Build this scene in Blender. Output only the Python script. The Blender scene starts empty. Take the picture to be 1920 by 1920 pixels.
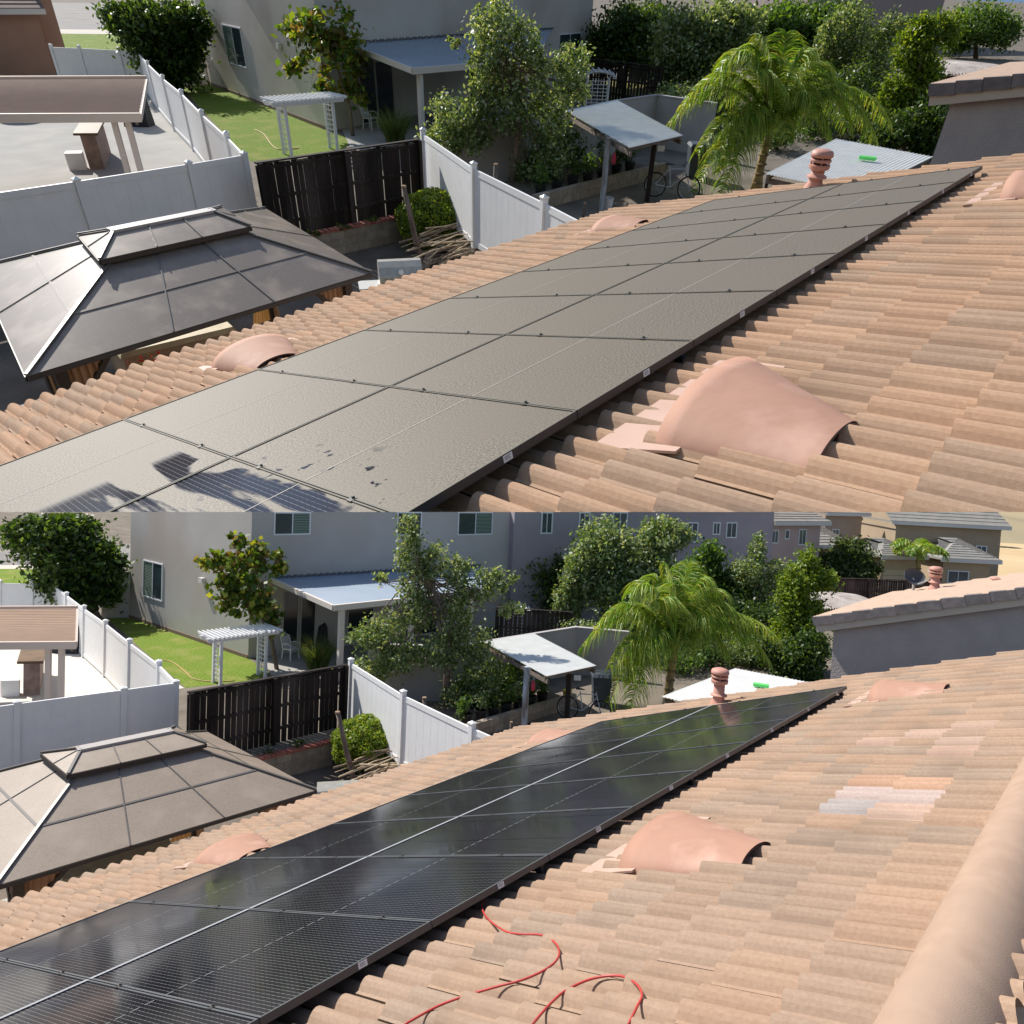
import bpy, bmesh, math, random
import numpy as np
from mathutils import Matrix, Vector

# ------------------------------------------------------------------ frames
# Two copies of one plot stand one behind the other: the near plot ("lower" half of the
# picture) and an added copy, tilted and enlarged about the camera ("upper" half), built at KA : 1.
F = 1340.0            # focal length in pixels of the 1920 px wide picture
def nz(v):
    v = np.array(v, float); return v / np.linalg.norm(v)
class Place:
    def __init__(s, key, E, D, up, H, sc, k, word):
        s.key, s.H, s.sc, s.k, s.word = key, H, sc, k, word
        r = lambda p: np.array([p[0]-960., p[1]-960., F])
        up = nz(up); u = nz(r(E)); v = -nz(r(D)); u = nz(u - up*(u@up))
        Y = np.cross(up, u); Y = -Y if Y@v > 0 else Y; Y = nz(Y)
        n = nz(np.cross(u, v)); n = n if n@up > 0 else -n
        s.ax = np.array([u, Y, up])                 # rows: local axes in camera coordinates
        s.u, s.v, s.n = s.ax@u, s.ax@v, s.ax@n
        s.C = np.array([0, 0, H])
        f = s.ax@np.array([0, 0, 1.]); f[2] = 0; s.fh = nz(f)
        s.lat = nz(np.cross(s.fh, [0, 0, 1]))       # to the right, horizontal
        s.drop = .17                                # tiles below the panels' plane
    def ray(s, px, py): return s.ax@np.array([px-960., py-960., F])
    def G(s, px, py, z=0.):                         # point on the level z
        r = s.ray(px, py); return s.C + r*((z-s.H)/r[2])
    def D(s, px, py, base):                         # point as deep as base
        r = s.ray(px, py); return s.C + r*((np.array(base)-s.C)@s.fh/(r@s.fh))
    def top(s, px, py, base):                       # height over base where the picture shows py
        return s.D(px, py, base)[2]
    def mpp(s, base):                               # metres per pixel at a point
        return (s.ax.T@(np.array(base)-s.C))[2]/F
    def W(s, px, py, p0, p1):                       # point on the upright plane through p0 and p1
        d = np.array([p1[0]-p0[0], p1[1]-p0[1], 0]); m = np.array([-d[1], d[0], 0])
        r = s.ray(px, py); return s.C + r*(((np.array(p0)-s.C)@m)/(r@m))
    def R(s, a, b, h=0.):                           # point on the tiled roof slope
        return s.C + a*s.u + b*s.v + s.n*(-s.sc - s.drop + h)
    def RP(s, px, py, h=0.):                        # pixel -> (a, b) on the slope
        r = s.ray(px, py); x = r*((-s.sc-s.drop+h)/(r@s.n))
        q = np.linalg.solve(np.array([s.u, s.v, s.n]).T, x); return q[0], q[1]
    def cam(s, p): return (np.asarray(p)-s.C)@s.ax  # to camera coordinates
    def pix(s, p):
        c = s.cam(p); return 960+F*c[0]/c[2], 960+F*c[1]/c[2]
KA = 110.0
A = Place('A', (2380, -16), (-330, 587), (.025, -.7965, -.6046), 5.5, 1.03, KA, 'upper')
B = Place('B', (2185, 948), (-760, 1623), (.047, -.9986, -.052), 7.4, 1.35, 1.0, 'lower')
def mat4(R3, t, k=1.):
    m = Matrix.Identity(4)
    for i in range(3):
        for j in range(3): m[i][j] = float(R3[i][j]*k)
        m[i][3] = float(t[i])
    return m
B.M = Matrix.Identity(4)
RA = B.ax@A.ax.T
A.M = mat4(RA, B.C - KA*(RA@A.C), KA)
# ------------------------------------------------------------------ camera, light
sc = bpy.context.scene
SUN = nz([-.516, -.846, .228])                         # towards the sun, camera coordinates
cd = bpy.data.cameras.new('camera'); cam = bpy.data.objects.new('camera', cd)
sc.collection.objects.link(cam); sc.camera = cam
cd.sensor_width = 36; cd.lens = F/1920*36; cd.clip_start = .05; cd.clip_end = 200000
axb = B.ax
cam.matrix_world = mat4(np.array([axb[:, 0], -axb[:, 1], -axb[:, 2]]).T, B.C)
w = bpy.data.worlds.new('World'); sc.world = w; w.use_nodes = True
nt = w.node_tree; bg = nt.nodes['Background']
sky = nt.nodes.new('ShaderNodeTexSky'); sky.sky_type = 'NISHITA'; sky.sun_disc = False
sl = axb@SUN
sky.sun_elevation = math.asin(sl[2]); sky.sun_rotation = math.atan2(sl[0], sl[1])
sky.air_density = 1.0; sky.dust_density = 1.0
nt.links.new(sky.outputs[0], bg.inputs[0]); bg.inputs[1].default_value = .10
ld = bpy.data.lights.new('sun', 'SUN'); ld.energy = 4.7; ld.angle = math.radians(.55); ld.color = (1, .95, .87)
lo = bpy.data.objects.new('sun', ld); sc.collection.objects.link(lo)
lo.rotation_euler = Vector(sl).to_track_quat('Z', 'Y').to_euler(); lo.location = (0, 0, 60)
sc.view_settings.view_transform = 'Standard'; sc.view_settings.look = 'None'
sc.view_settings.exposure = 0.42; sc.view_settings.gamma = 1
sc.cycles.max_bounces = 6; sc.cycles.diffuse_bounces = 3; sc.cycles.transparent_max_bounces = 8
random.seed(5); rng = np.random.default_rng(7)

# ------------------------------------------------------------------ materials
MC = {}
def mat(P, name, col=None, rough=.8, col2=None, nscale=3., detail=6., bump=0., bscale=30., spec=.3,
        attr=False, metal=0., trans=0., wave=None, stretch=None, mix=(.35, .65), uv=False, col3=None, n3=.6):
    key = (P.key, name)
    if key in MC: return MC[key]
    m = bpy.data.materials.new(name if P is B else name + '_far'); m.use_nodes = True
    N, L = m.node_tree.nodes, m.node_tree.links; b = N['Principled BSDF']; MC[key] = m
    b.inputs['Roughness'].default_value = rough; b.inputs['Specular IOR Level'].default_value = spec
    b.inputs['Metallic'].default_value = metal
    tc = N.new('ShaderNodeTexCoord'); src = tc.outputs['UV' if uv else 'Object']
    if stretch:
        mp = N.new('ShaderNodeMapping'); mp.inputs['Scale'].default_value = stretch; L.new(src, mp.inputs[0]); src = mp.outputs[0]
    def noise(scale, det=detail):
        n = N.new('ShaderNodeTexNoise'); n.inputs['Scale'].default_value = scale; n.inputs['Detail'].default_value = det
        L.new(src, n.inputs['Vector']); return n.outputs[0]
    def rng_(x, lo_, hi):
        r = N.new('ShaderNodeMapRange'); r.inputs[1].default_value = lo_; r.inputs[2].default_value = hi; L.new(x, r.inputs[0]); return r.outputs[0]
    def mixc(f, a, c, t='MIX'):
        x = N.new('ShaderNodeMix'); x.data_type = 'RGBA'; x.blend_type = t
        for i, q in ((0, f), (6, a), (7, c)):
            if hasattr(q, 'links') or isinstance(q, bpy.types.NodeSocket): L.new(q, x.inputs[i])
            elif isinstance(q, (int, float)): x.inputs[i].default_value = q
            else: x.inputs[i].default_value = (*q, 1)
        return x.outputs[2]
    c = col
    if col2: c = mixc(rng_(noise(nscale), *mix), col, col2)
    if col3: c = mixc(rng_(noise(n3, 8), .5, .72), c, col3)
    if attr:
        a = N.new('ShaderNodeAttribute'); a.attribute_name = 'Col'
        c = mixc(1.0, a.outputs['Color'], c, 'MULTIPLY') if c else a.outputs['Color']
    if isinstance(c, tuple): b.inputs['Base Color'].default_value = (*c, 1)
    else: L.new(c, b.inputs['Base Color'])
    if bump:
        bn = N.new('ShaderNodeBump'); bn.inputs['Distance'].default_value = bump*P.k; bn.inputs['Strength'].default_value = 1
        L.new(noise(bscale, 4), bn.inputs['Height']); L.new(bn.outputs[0], b.inputs['Normal'])
    if trans:
        t = N.new('ShaderNodeBsdfTranslucent'); ms = N.new('ShaderNodeMixShader'); ms.inputs[0].default_value = trans
        if isinstance(c, tuple): t.inputs[0].default_value = (*c, 1)
        else:
            hs = N.new('ShaderNodeMix'); hs.data_type = 'RGBA'; hs.blend_type = 'MULTIPLY'; hs.inputs[0].default_value = 1
            L.new(c, hs.inputs[6]); hs.inputs[7].default_value = (1.5, 1.35, .45, 1); L.new(hs.outputs[2], t.inputs[0])
        L.new(b.outputs[0], ms.inputs[1]); L.new(t.outputs[0], ms.inputs[2]); L.new(ms.outputs[0], N['Material Output'].inputs[0])
    return m

def glass_mat(P, dusty):
    key = (P.key, 'module_glass')
    if key in MC: return MC[key]
    m = bpy.data.materials.new('dusty_module_glass' if dusty else 'clean_module_glass'); m.use_nodes = True; MC[key] = m
    N, L = m.node_tree.nodes, m.node_tree.links; b = N['Principled BSDF']
    uv = N.new('ShaderNodeTexCoord').outputs['UV']
    def math_(op, x, y=0.):
        n = N.new('ShaderNodeMath'); n.operation = op
        for i, q in enumerate((x, y)):
            if isinstance(q, (int, float)): n.inputs[i].default_value = q
            else: L.new(q, n.inputs[i])
        return n.outputs[0]
    def noise(scale, det=3., stretch=(1, 1, 1)):
        mp = N.new('ShaderNodeMapping'); mp.inputs['Scale'].default_value = stretch; L.new(uv, mp.inputs[0])
        n = N.new('ShaderNodeTexNoise'); n.inputs['Scale'].default_value = scale; n.inputs['Detail'].default_value = det
        L.new(mp.outputs[0], n.inputs['Vector']); return n.outputs[0]
    def ramp(x, a, c, lo_=0., hi=1.):
        r = N.new('ShaderNodeMapRange'); r.inputs[1].default_value = a; r.inputs[2].default_value = c
        r.inputs[3].default_value = lo_; r.inputs[4].default_value = hi; L.new(x, r.inputs[0]); return r.outputs[0]
    def mixc(f, a, c):
        x = N.new('ShaderNodeMix'); x.data_type = 'RGBA'
        for i, q in ((0, f), (6, a), (7, c)):
            if isinstance(q, bpy.types.NodeSocket): L.new(q, x.inputs[i])
            else: x.inputs[i].default_value = (*q, 1)
        return x.outputs[2]
    sx = N.new('ShaderNodeSeparateXYZ'); L.new(uv, sx.inputs[0]); U, V = sx.outputs[0], sx.outputs[1]
    # fine bright wires across the cells, every 25 mm along the eave
    fr = math_('FRACT', math_('MULTIPLY', U, 1/.0262)); wire = math_('LESS_THAN', fr, .13)
    gaps = math_('GREATER_THAN', math_('FRACT', math_('MULTIPLY', V, 1/.046)), .16)
    cellgap = math_('LESS_THAN', math_('FRACT', math_('MULTIPLY', U, 1/.175)), .014)
    cells = mixc(math_('MULTIPLY', wire, gaps), (.010, .010, .014), (.15, .155, .17))
    cells = mixc(cellgap, cells, (.004, .004, .006))
    if not dusty:
        d = ramp(noise(1.3, 5), .35, .75, .0, .010)
        L.new(mixc(d, cells, (.35, .33, .28)), b.inputs['Base Color'])
        L.new(ramp(noise(2.2, 4, (1, .4, 1)), .3, .7, .06, .16), b.inputs['Roughness'])
        b.inputs['Specular IOR Level'].default_value = .40
        return m
    # dust: settled speckle everywhere, washed away in streaks by the first water at the near end
    sp = noise(95, 2); big = noise(1.1, 6)
    dust = mixc(ramp(sp, .36, .64), (.040, .034, .026), (.225, .195, .148))
    dust = mixc(ramp(big, .38, .62, 0, .75), dust, (.140, .118, .088))
    wob = math_('MULTIPLY', math_('SUBTRACT', noise(1.5, 4), .5), 1.1)
    st = ramp(noise(5.5, 6, (1, .13, 1)), .44, .50)
    lim = ramp(math_('ADD', U, wob), 1.04, 1.08, 1, 0)
    lim2 = ramp(V, -4.0, -3.85)
    lim3 = ramp(V, -2.3, -2.05, 1, 0)
    splash = math_('MULTIPLY', ramp(noise(9, 3), .62, .65), ramp(U, 1.35, 1.6, 1, 0))
    splash = math_('MULTIPLY', splash, ramp(V, -3.2, -2.9))
    wet = math_('MAXIMUM', math_('MULTIPLY', math_('MULTIPLY', st, lim), math_('MULTIPLY', lim2, lim3)), splash)
    L.new(mixc(wet, dust, cells), b.inputs['Base Color'])
    L.new(ramp(wet, 0, 1, .55, .12), b.inputs['Roughness'])
    b.inputs['Specular IOR Level'].default_value = .35
    return m

# ------------------------------------------------------------------ mesh building
class MB:
    def __init__(s): s.v, s.f, s.c, s.uv = [], [], [], []
    def face(s, pts, col=None, uv=None):
        i = len(s.v); s.v += [np.asarray(p, float) for p in pts]; s.f.append(tuple(range(i, i+len(pts))))
        if col is not None: s.c.append(col)
        if uv is not None: s.uv += list(uv)
    def hexa(s, p, col=None):          # 8 corners: bottom ring, top ring
        i = len(s.v); s.v += [np.asarray(q, float) for q in p]
        for f in ((3, 2, 1, 0), (4, 5, 6, 7), (0, 1, 5, 4), (1, 2, 6, 5), (2, 3, 7, 6), (3, 0, 4, 7)):
            s.f.append(tuple(i+k for k in f))
            if col is not None: s.c.append(col)
        return s
    def pbox(s, o, a, b, c, col=None):  # origin corner and three edge vectors
        o, a, b, c = (np.asarray(q, float) for q in (o, a, b, c))
        return s.hexa([o, o+a, o+a+b, o+b, o+c, o+a+c, o+a+b+c, o+b+c], col)
    def post(s, p, h, w, d=None, x=(1, 0, 0), col=None):   # upright box on p, widths w and d
        d = d or w; x = nz(x); y = np.array([-x[1], x[0], 0]); p = np.asarray(p, float)
        return s.pbox(p-x*w/2-y*d/2, x*w, y*d, (0, 0, h), col)
    def beam(s, p, q, w, h, up=(0, 0, 1), col=None):       # box from p to q, p and q on its top centre line
        p, q = np.asarray(p, float), np.asarray(q, float); d = q-p; y = nz(np.cross(up, d)); z = nz(np.cross(d, y))
        return s.pbox(p-y*w/2-z*h, d, y*w, z*h, col)
    def tube(s, pts, r, n=8, cap=True, col=None):
        pts = [np.asarray(p, float) for p in pts]; rs = r if hasattr(r, '__len__') else [r]*len(pts)
        i0 = len(s.v); prev = None
        for k, p in enumerate(pts):
            d = nz(pts[min(k+1, len(pts)-1)]-pts[max(k-1, 0)])
            a = np.cross(d, [0, 0, 1]) if prev is None else prev-d*(prev@d)
            if np.linalg.norm(a) < 1e-4: a = np.array([1., 0, 0])
            a = nz(a); prev = a; b = np.cross(d, a)
            for j in range(n):
                t = 2*math.pi*j/n; s.v.append(p+rs[k]*(a*math.cos(t)+b*math.sin(t)))
        for k in range(len(pts)-1):
            for j in range(n):
                q = i0+k*n; s.f.append((q+j, q+(j+1) % n, q+n+(j+1) % n, q+n+j))
                if col is not None: s.c.append(col)
        if cap:
            s.f.append(tuple(i0+j for j in range(n))[::-1]); s.f.append(tuple(i0+(len(pts)-1)*n+j for j in range(n)))
            if col is not None: s.c += [col]*2
        return s
    def lathe(s, c, prof, n=16, axis=(0, 0, 1)):   # prof: (radius, height)
        axis = nz(axis); return s.tube([np.asarray(c, float)+axis*h for r, h in prof], [r for r, h in prof], n)
    def ball(s, c, rx, ry, rz, n=10):
        return s.tube([np.asarray(c, float)+np.array([0, 0, rz*math.cos(math.pi*k/n)]) for k in range(n, -1, -1)],
                      [max(1e-3, rx*math.sin(math.pi*k/n)) for k in range(n, -1, -1)], 14)

coll = sc.collection
def clip_np(P, V, F_):
    y = (V-P.C)@P.ax[:, 1]; bad = (y > 0) if P is A else (y < 0)
    return F_[~bad[F_].any(axis=1)]
def mk(P, name, mb, m, base, smooth=False, solid_clip=True):
    V = np.array(mb.v, float)
    if not len(V): return None
    y = (V-P.C)@P.ax[:, 1]; out = (y > 1e-5) if P is A else (y < -1e-5)
    if out.all(): return None
    me = bpy.data.meshes.new(name); me.from_pydata((V-base).tolist(), [], mb.f)
    if mb.c:
        at = me.color_attributes.new('Col', 'FLOAT_COLOR', 'CORNER')
        tot = np.array([len(f) for f in mb.f]); c = np.array(mb.c, float)
        c = np.concatenate([c, np.ones((len(c), 1))], 1)
        at.data.foreach_set('color', np.repeat(c, tot, axis=0).ravel())
    if mb.uv:
        ul = me.uv_layers.new(name='UVMap'); uvv = np.array(mb.uv, float)
        idx = np.array([i for f in mb.f for i in f]); ul.data.foreach_set('uv', uvv[idx].ravel())
    if smooth: me.polygons.foreach_set('use_smooth', [True]*len(me.polygons))
    if out.any():
        bm = bmesh.new(); bm.from_mesh(me)
        bmesh.ops.bisect_plane(bm, geom=bm.verts[:]+bm.edges[:]+bm.faces[:], dist=1e-6, plane_co=Vector(P.C-base),
                               plane_no=Vector(P.ax[:, 1]), clear_outer=P is A, clear_inner=P is B)
        bm.to_mesh(me); bm.free()
        if not len(me.polygons): bpy.data.meshes.remove(me); return None
    me.update(); me.validate()
    me.materials.append(m); o = bpy.data.objects.new(name, me); coll.objects.link(o); return o
LABELS = {}
def tagit(P, o, label, cat, group=None, kind=None):
    if kind: o['kind'] = kind
    if kind != 'structure' or label:
        o['label'] = label + ', %s half' % P.word
        o['category'] = cat
        if group: o['group'] = group + ', %s half' % P.word
class Thing:
    def __init__(s, P, name, label, cat, base, group=None):
        s.P, s.base = P, np.array(base, float)
        s.o = bpy.data.objects.new(name, None); coll.objects.link(s.o); s.o.empty_display_size = .2
        s.o.matrix_world = P.M @ Matrix.Translation(Vector(s.base)); tagit(P, s.o, label, cat, group)
        s.n = 0
    def part(s, name, mb, m, parent=None, smooth=False, label=None):
        o = mk(s.P, name, mb, m, s.base, smooth)
        if o is None: return None
        o.parent = parent or s.o; s.n += 1
        if label: o['label'] = label
        return o
def single(P, name, mb, m, label, cat, base, group=None, kind=None, smooth=False):
    o = mk(P, name, mb, m, np.array(base, float), smooth)
    if o is None: return None
    o.matrix_world = P.M @ Matrix.Translation(Vector(np.array(base, float)))
    tagit(P, o, label, cat, group, kind); return o
def leaves_mb(P, C_, S_, cols, up_bias=.3, asp=.55, droop=0.):
    """four-cornered leaves at C_ (n,3) of length S_ (n,), clipped at the plot's end"""
    n = len(C_)
    d = rng.normal(size=(n, 3)); d[:, 2] -= droop; d /= np.linalg.norm(d, axis=1)[:, None]
    e = rng.normal(size=(n, 3)); e[:, 2] *= .6; e -= d*(e*d).sum(1)[:, None]; e /= np.linalg.norm(e, axis=1)[:, None]
    S_ = S_[:, None]
    V = np.stack([C_-d*S_*.5, C_+e*S_*asp*.5, C_+d*S_*.5, C_-e*S_*asp*.5], 1).reshape(-1, 3)
    F_ = np.arange(4*n).reshape(-1, 4)
    y = (V-P.C)@P.ax[:, 1]; bad = ((y > 0) if P is A else (y < 0)).reshape(-1, 4).any(1)
    return V, F_[~bad], cols[~bad]
def mk_leaves(name, V, F_, cols, m, base, parent=None):
    if not len(F_): return None
    used = F_.ravel(); V = V[used]-base; nf = len(F_)
    me = bpy.data.meshes.new(name); me.vertices.add(len(V)); me.vertices.foreach_set('co', V.ravel())
    me.loops.add(nf*4); me.loops.foreach_set('vertex_index', np.arange(nf*4, dtype=np.int32))
    me.polygons.add(nf); me.polygons.foreach_set('loop_start', np.arange(0, nf*4, 4, dtype=np.int32))
    at = me.color_attributes.new('Col', 'FLOAT_COLOR', 'CORNER')
    c = np.concatenate([cols, np.ones((nf, 1))], 1); at.data.foreach_set('color', np.repeat(c, 4, axis=0).ravel())
    me.update(calc_edges=True); me.validate(); me.materials.append(m)
    o = bpy.data.objects.new(name, me); coll.objects.link(o)
    if parent: o.parent = parent
    return o
# ------------------------------------------------------------------ ground
def terrain(P):
    A_ = P is A
    yard = mat(P, 'yard_dirt', (.12, .10, .08), .95, (.19, .155, .125), 1.2, bump=.02, bscale=14)
    slabm = mat(P, 'neighbour_dirt', (.13, .11, .09), .95, (.21, .18, .145), .9, bump=.02, bscale=10)
    big = 400 if A_ else 3000
    mb = MB(); mb.face([(-big, -30, -.62), (big, -30, -.62), (big, big, -.62), (-big, big, -.62)])
    single(P, 'ground', mb, yard, None, None, (0, 0, 0), kind='structure')
    if A_: c1, w0, w1, f0, f1 = P.G(470, 300, 0), P.G(540, 452, 0), P.G(752, 409, 0), P.G(790, 368, 0), P.G(1095, 415, 0)
    else: c1, w0, w1, f0, f1 = P.G(345, 1300, 0), P.G(430, 1440, 0), P.G(625, 1393, 0), P.G(658, 1355, 0), P.G(957, 1440, 0)
    fl = (P.G(28, 352, 1.83) if A_ else P.G(28, 1318, 1.83)); fr = (P.G(457, 288, 1.83) if A_ else P.G(330, 1278, 1.83))
    fd = fr-fl; P.fl, P.fr = fl*[1, 1, 0], fr*[1, 1, 0]
    P.w0, P.w1, P.f0, P.f1 = w0, w1, f0, f1
    end = f1+(f1-f0)*3
    poly = [P.fl-fd*[12, 12, 0], P.fr, w0, w1, f0+np.array([0, -.1, 0]), end, (big, end[1], 0), (big, big, 0), (-big, big, 0)]
    mb = MB(); mb.face([np.array([p[0], p[1], 0.]) for p in poly])
    for i in range(6):
        a, b = np.array(poly[i]), np.array(poly[i+1]); mb.face([(a[0], a[1], -.62), (b[0], b[1], -.62), (b[0], b[1], 0), (a[0], a[1], 0)])
    single(P, 'terrain', mb, slabm, None, None, (0, 0, 0), kind='structure')
    def sheet(name, pts, m, z=.004):
        mb = MB(); mb.face([P.G(x, y, 0)*[1, 1, 0]+[0, 0, z] for x, y in pts])
        return single(P, name, mb, m, None, None, (0, 0, 0), kind='structure')
    conc = mat(P, 'concrete', (.32, .31, .29), .9, (.38, .365, .34), .8)
    grass = mat(P, 'lawn_green', (.13, .23, .02), .95, (.27, .36, .05), 16, bump=.05, bscale=70, mix=(.4, .6), col3=(.33, .34, .09), n3=1.0)
    road = mat(P, 'road_asphalt', (.20, .19, .185), .9, (.25, .235, .22), .5)
    kerb = mat(P, 'kerb_concrete', (.55, .50, .43), .9)
    if A_:
        sheet('neighbour_patio', [(-400, 420), (470, 300), (262, 140), (80, 130), (-400, 130)], conc)  # patio shade put into the colour, darker than the near plot's patio
        sheet('lawn', [(470, 303), (340, 165), (397, 158), (620, 246), (660, 262), (640, 285)], grass)
        sheet('lawn', [(100, 95), (300, 95), (300, 63), (100, 60)], grass)
        sheet('kerb', [(100, 63), (320, 66), (320, 57), (100, 55)], kerb, .010)
        sheet('street', [(-200, 56), (420, 58), (560, 8), (-400, 2)], road, .006)
        sheet('porch_floor', [(640, 240), (660, 285), (800, 262), (1050, 215), (1000, 150), (640, 200)], conc, .008)
        sheet('lawn', [(1120, 188), (1250, 190), (1215, 155), (1130, 150)], mat(P, 'dry_lawn', (.33, .24, .09), .95, (.20, .22, .05), 2), .008)
    else:
        sheet('neighbour_patio', [(-300, 1400), (345, 1290), (97, 1130), (-300, 1130)], mat(P, 'pale_concrete', (.60, .56, .49), .9, (.68, .64, .57), .8))
        sheet('lawn', [(348, 1290), (190, 1150), (242, 1156), (465, 1234), (505, 1262), (480, 1275)], grass)
        sheet('lawn', [(-100, 1092), (110, 1096), (150, 1066), (-100, 1066)], grass)
        sheet('kerb', [(-100, 1067), (170, 1067), (170, 1060), (-100, 1060)], kerb, .010)
        sheet('street', [(-300, 1061), (260, 1061), (300, 1020), (-300, 1020)], road, .006)
        sheet('porch_floor', [(495, 1236), (512, 1275), (660, 1248), (900, 1200), (880, 1150), (500, 1195)], conc, .008)
        field = mat(P, 'dry_field', (.46, .33, .18), .95, (.55, .42, .25), .05)
        sheet('dry_field', [(1560, 1100), (2300, 1085), (2300, 960), (1560, 955)], field, .006)
        hm = mat(P, 'hill_scrub', (.22, .20, .13), .95, (.33, .27, .17), .02)
        mb = MB(); nx, ny = 26, 5
        c0 = P.G(1700, 1010, 0)
        g = [[c0+P.lat*((i-6)*9)+P.fh*(j*16)+np.array([0, 0, (j*1.6)*(1+.25*math.sin(i*1.3+j))-.05]) for i in range(nx)] for j in range(ny)]
        for j in range(ny-1):
            for i in range(nx-1): mb.face([g[j][i], g[j][i+1], g[j+1][i+1], g[j+1][i]])
        single(P, 'hill', mb, hm, None, None, c0, kind='structure')

# ------------------------------------------------------------------ the tiled house in front
TINT = [(.41, .292, .212), (.395, .285, .210), (.425, .298, .215), (.385, .282, .212), (.405, .292, .218), (.365, .278, .215), (.42, .290, .208)]
def tile_surface(P, a0, a1, b0, b1, mbt, tw=.294, cl=.345, h0=0., rep=(), seed=1, zig=True):
    rr = random.Random(seed); ncol = int(math.ceil((a1-a0)/tw)); nrow = int(math.ceil((b1-b0)/cl))
    K = 16
    for j in range(nrow):
        for i in range(-1, ncol):
            sa = a0+i*tw+(tw/2 if j % 2 and zig else 0)
            k0, k1 = 0, K
            if sa < a0-1e-6: k0 = K//2
            if sa+tw > a1+1e-6: k1 = K//2
            if i == -1 and not (j % 2 and zig): continue
            sb = b0+j*cl; eb = sb+cl+.02
            c = rr.choice(TINT); f = rr.uniform(.92, 1.05); c = tuple(q*f*w_ for q, w_ in zip(c, (1.10, 1.02, .94) if P is A else (.93, .92, .91)))
            lift = rr.uniform(-.003, .004); sk = rr.uniform(-.010, .010)
            for (ra, rb, rad, cc) in rep:
                if abs(sa+tw/2-ra) < .15 and abs(sb+cl/2-rb) < .18: c = tuple(q*.84 for q in cc); lift = .006
            cols = []
            for k in range(k0, k1+1):
                t = k/K; x = (t*2) % 1.0 if k < K else 1.0
                hgt = .054*max(0., math.sin(math.pi*(x-.11)/.89))**.85 if x > .11 else 0.
                cols.append((sa+t*tw, hgt+.026*(1-t)+lift+h0))
            L = []
            for (bb, dz) in ((sb, .030), (sb+cl*.5, .016), (eb, 0.)):
                L.append([P.R(a, bb+sk*(1 if bb == sb else 0), z+dz) for a, z in cols])
            for r in range(2):
                for k in range(len(cols)-1): mbt.face([L[r][k], L[r][k+1], L[r+1][k+1], L[r+1][k]], c)
            for k in range(len(cols)-1):     # rounded butt end that looks down the slope
                a_, za = cols[k]; b_, zb = cols[k+1]
                mbt.face([P.R(a_, sb+sk, za+.008), P.R(b_, sb+sk, zb+.008), L[0][k+1], L[0][k]], c)
            n0 = cols[0]; mbt.face([P.R(n0[0], sb, n0[1]+.004), L[0][0], L[2][0], P.R(n0[0], eb, n0[1]-.016)], tuple(q*.3 for q in c))  # side face coloured dark: paints the shadow line under each tile
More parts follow.
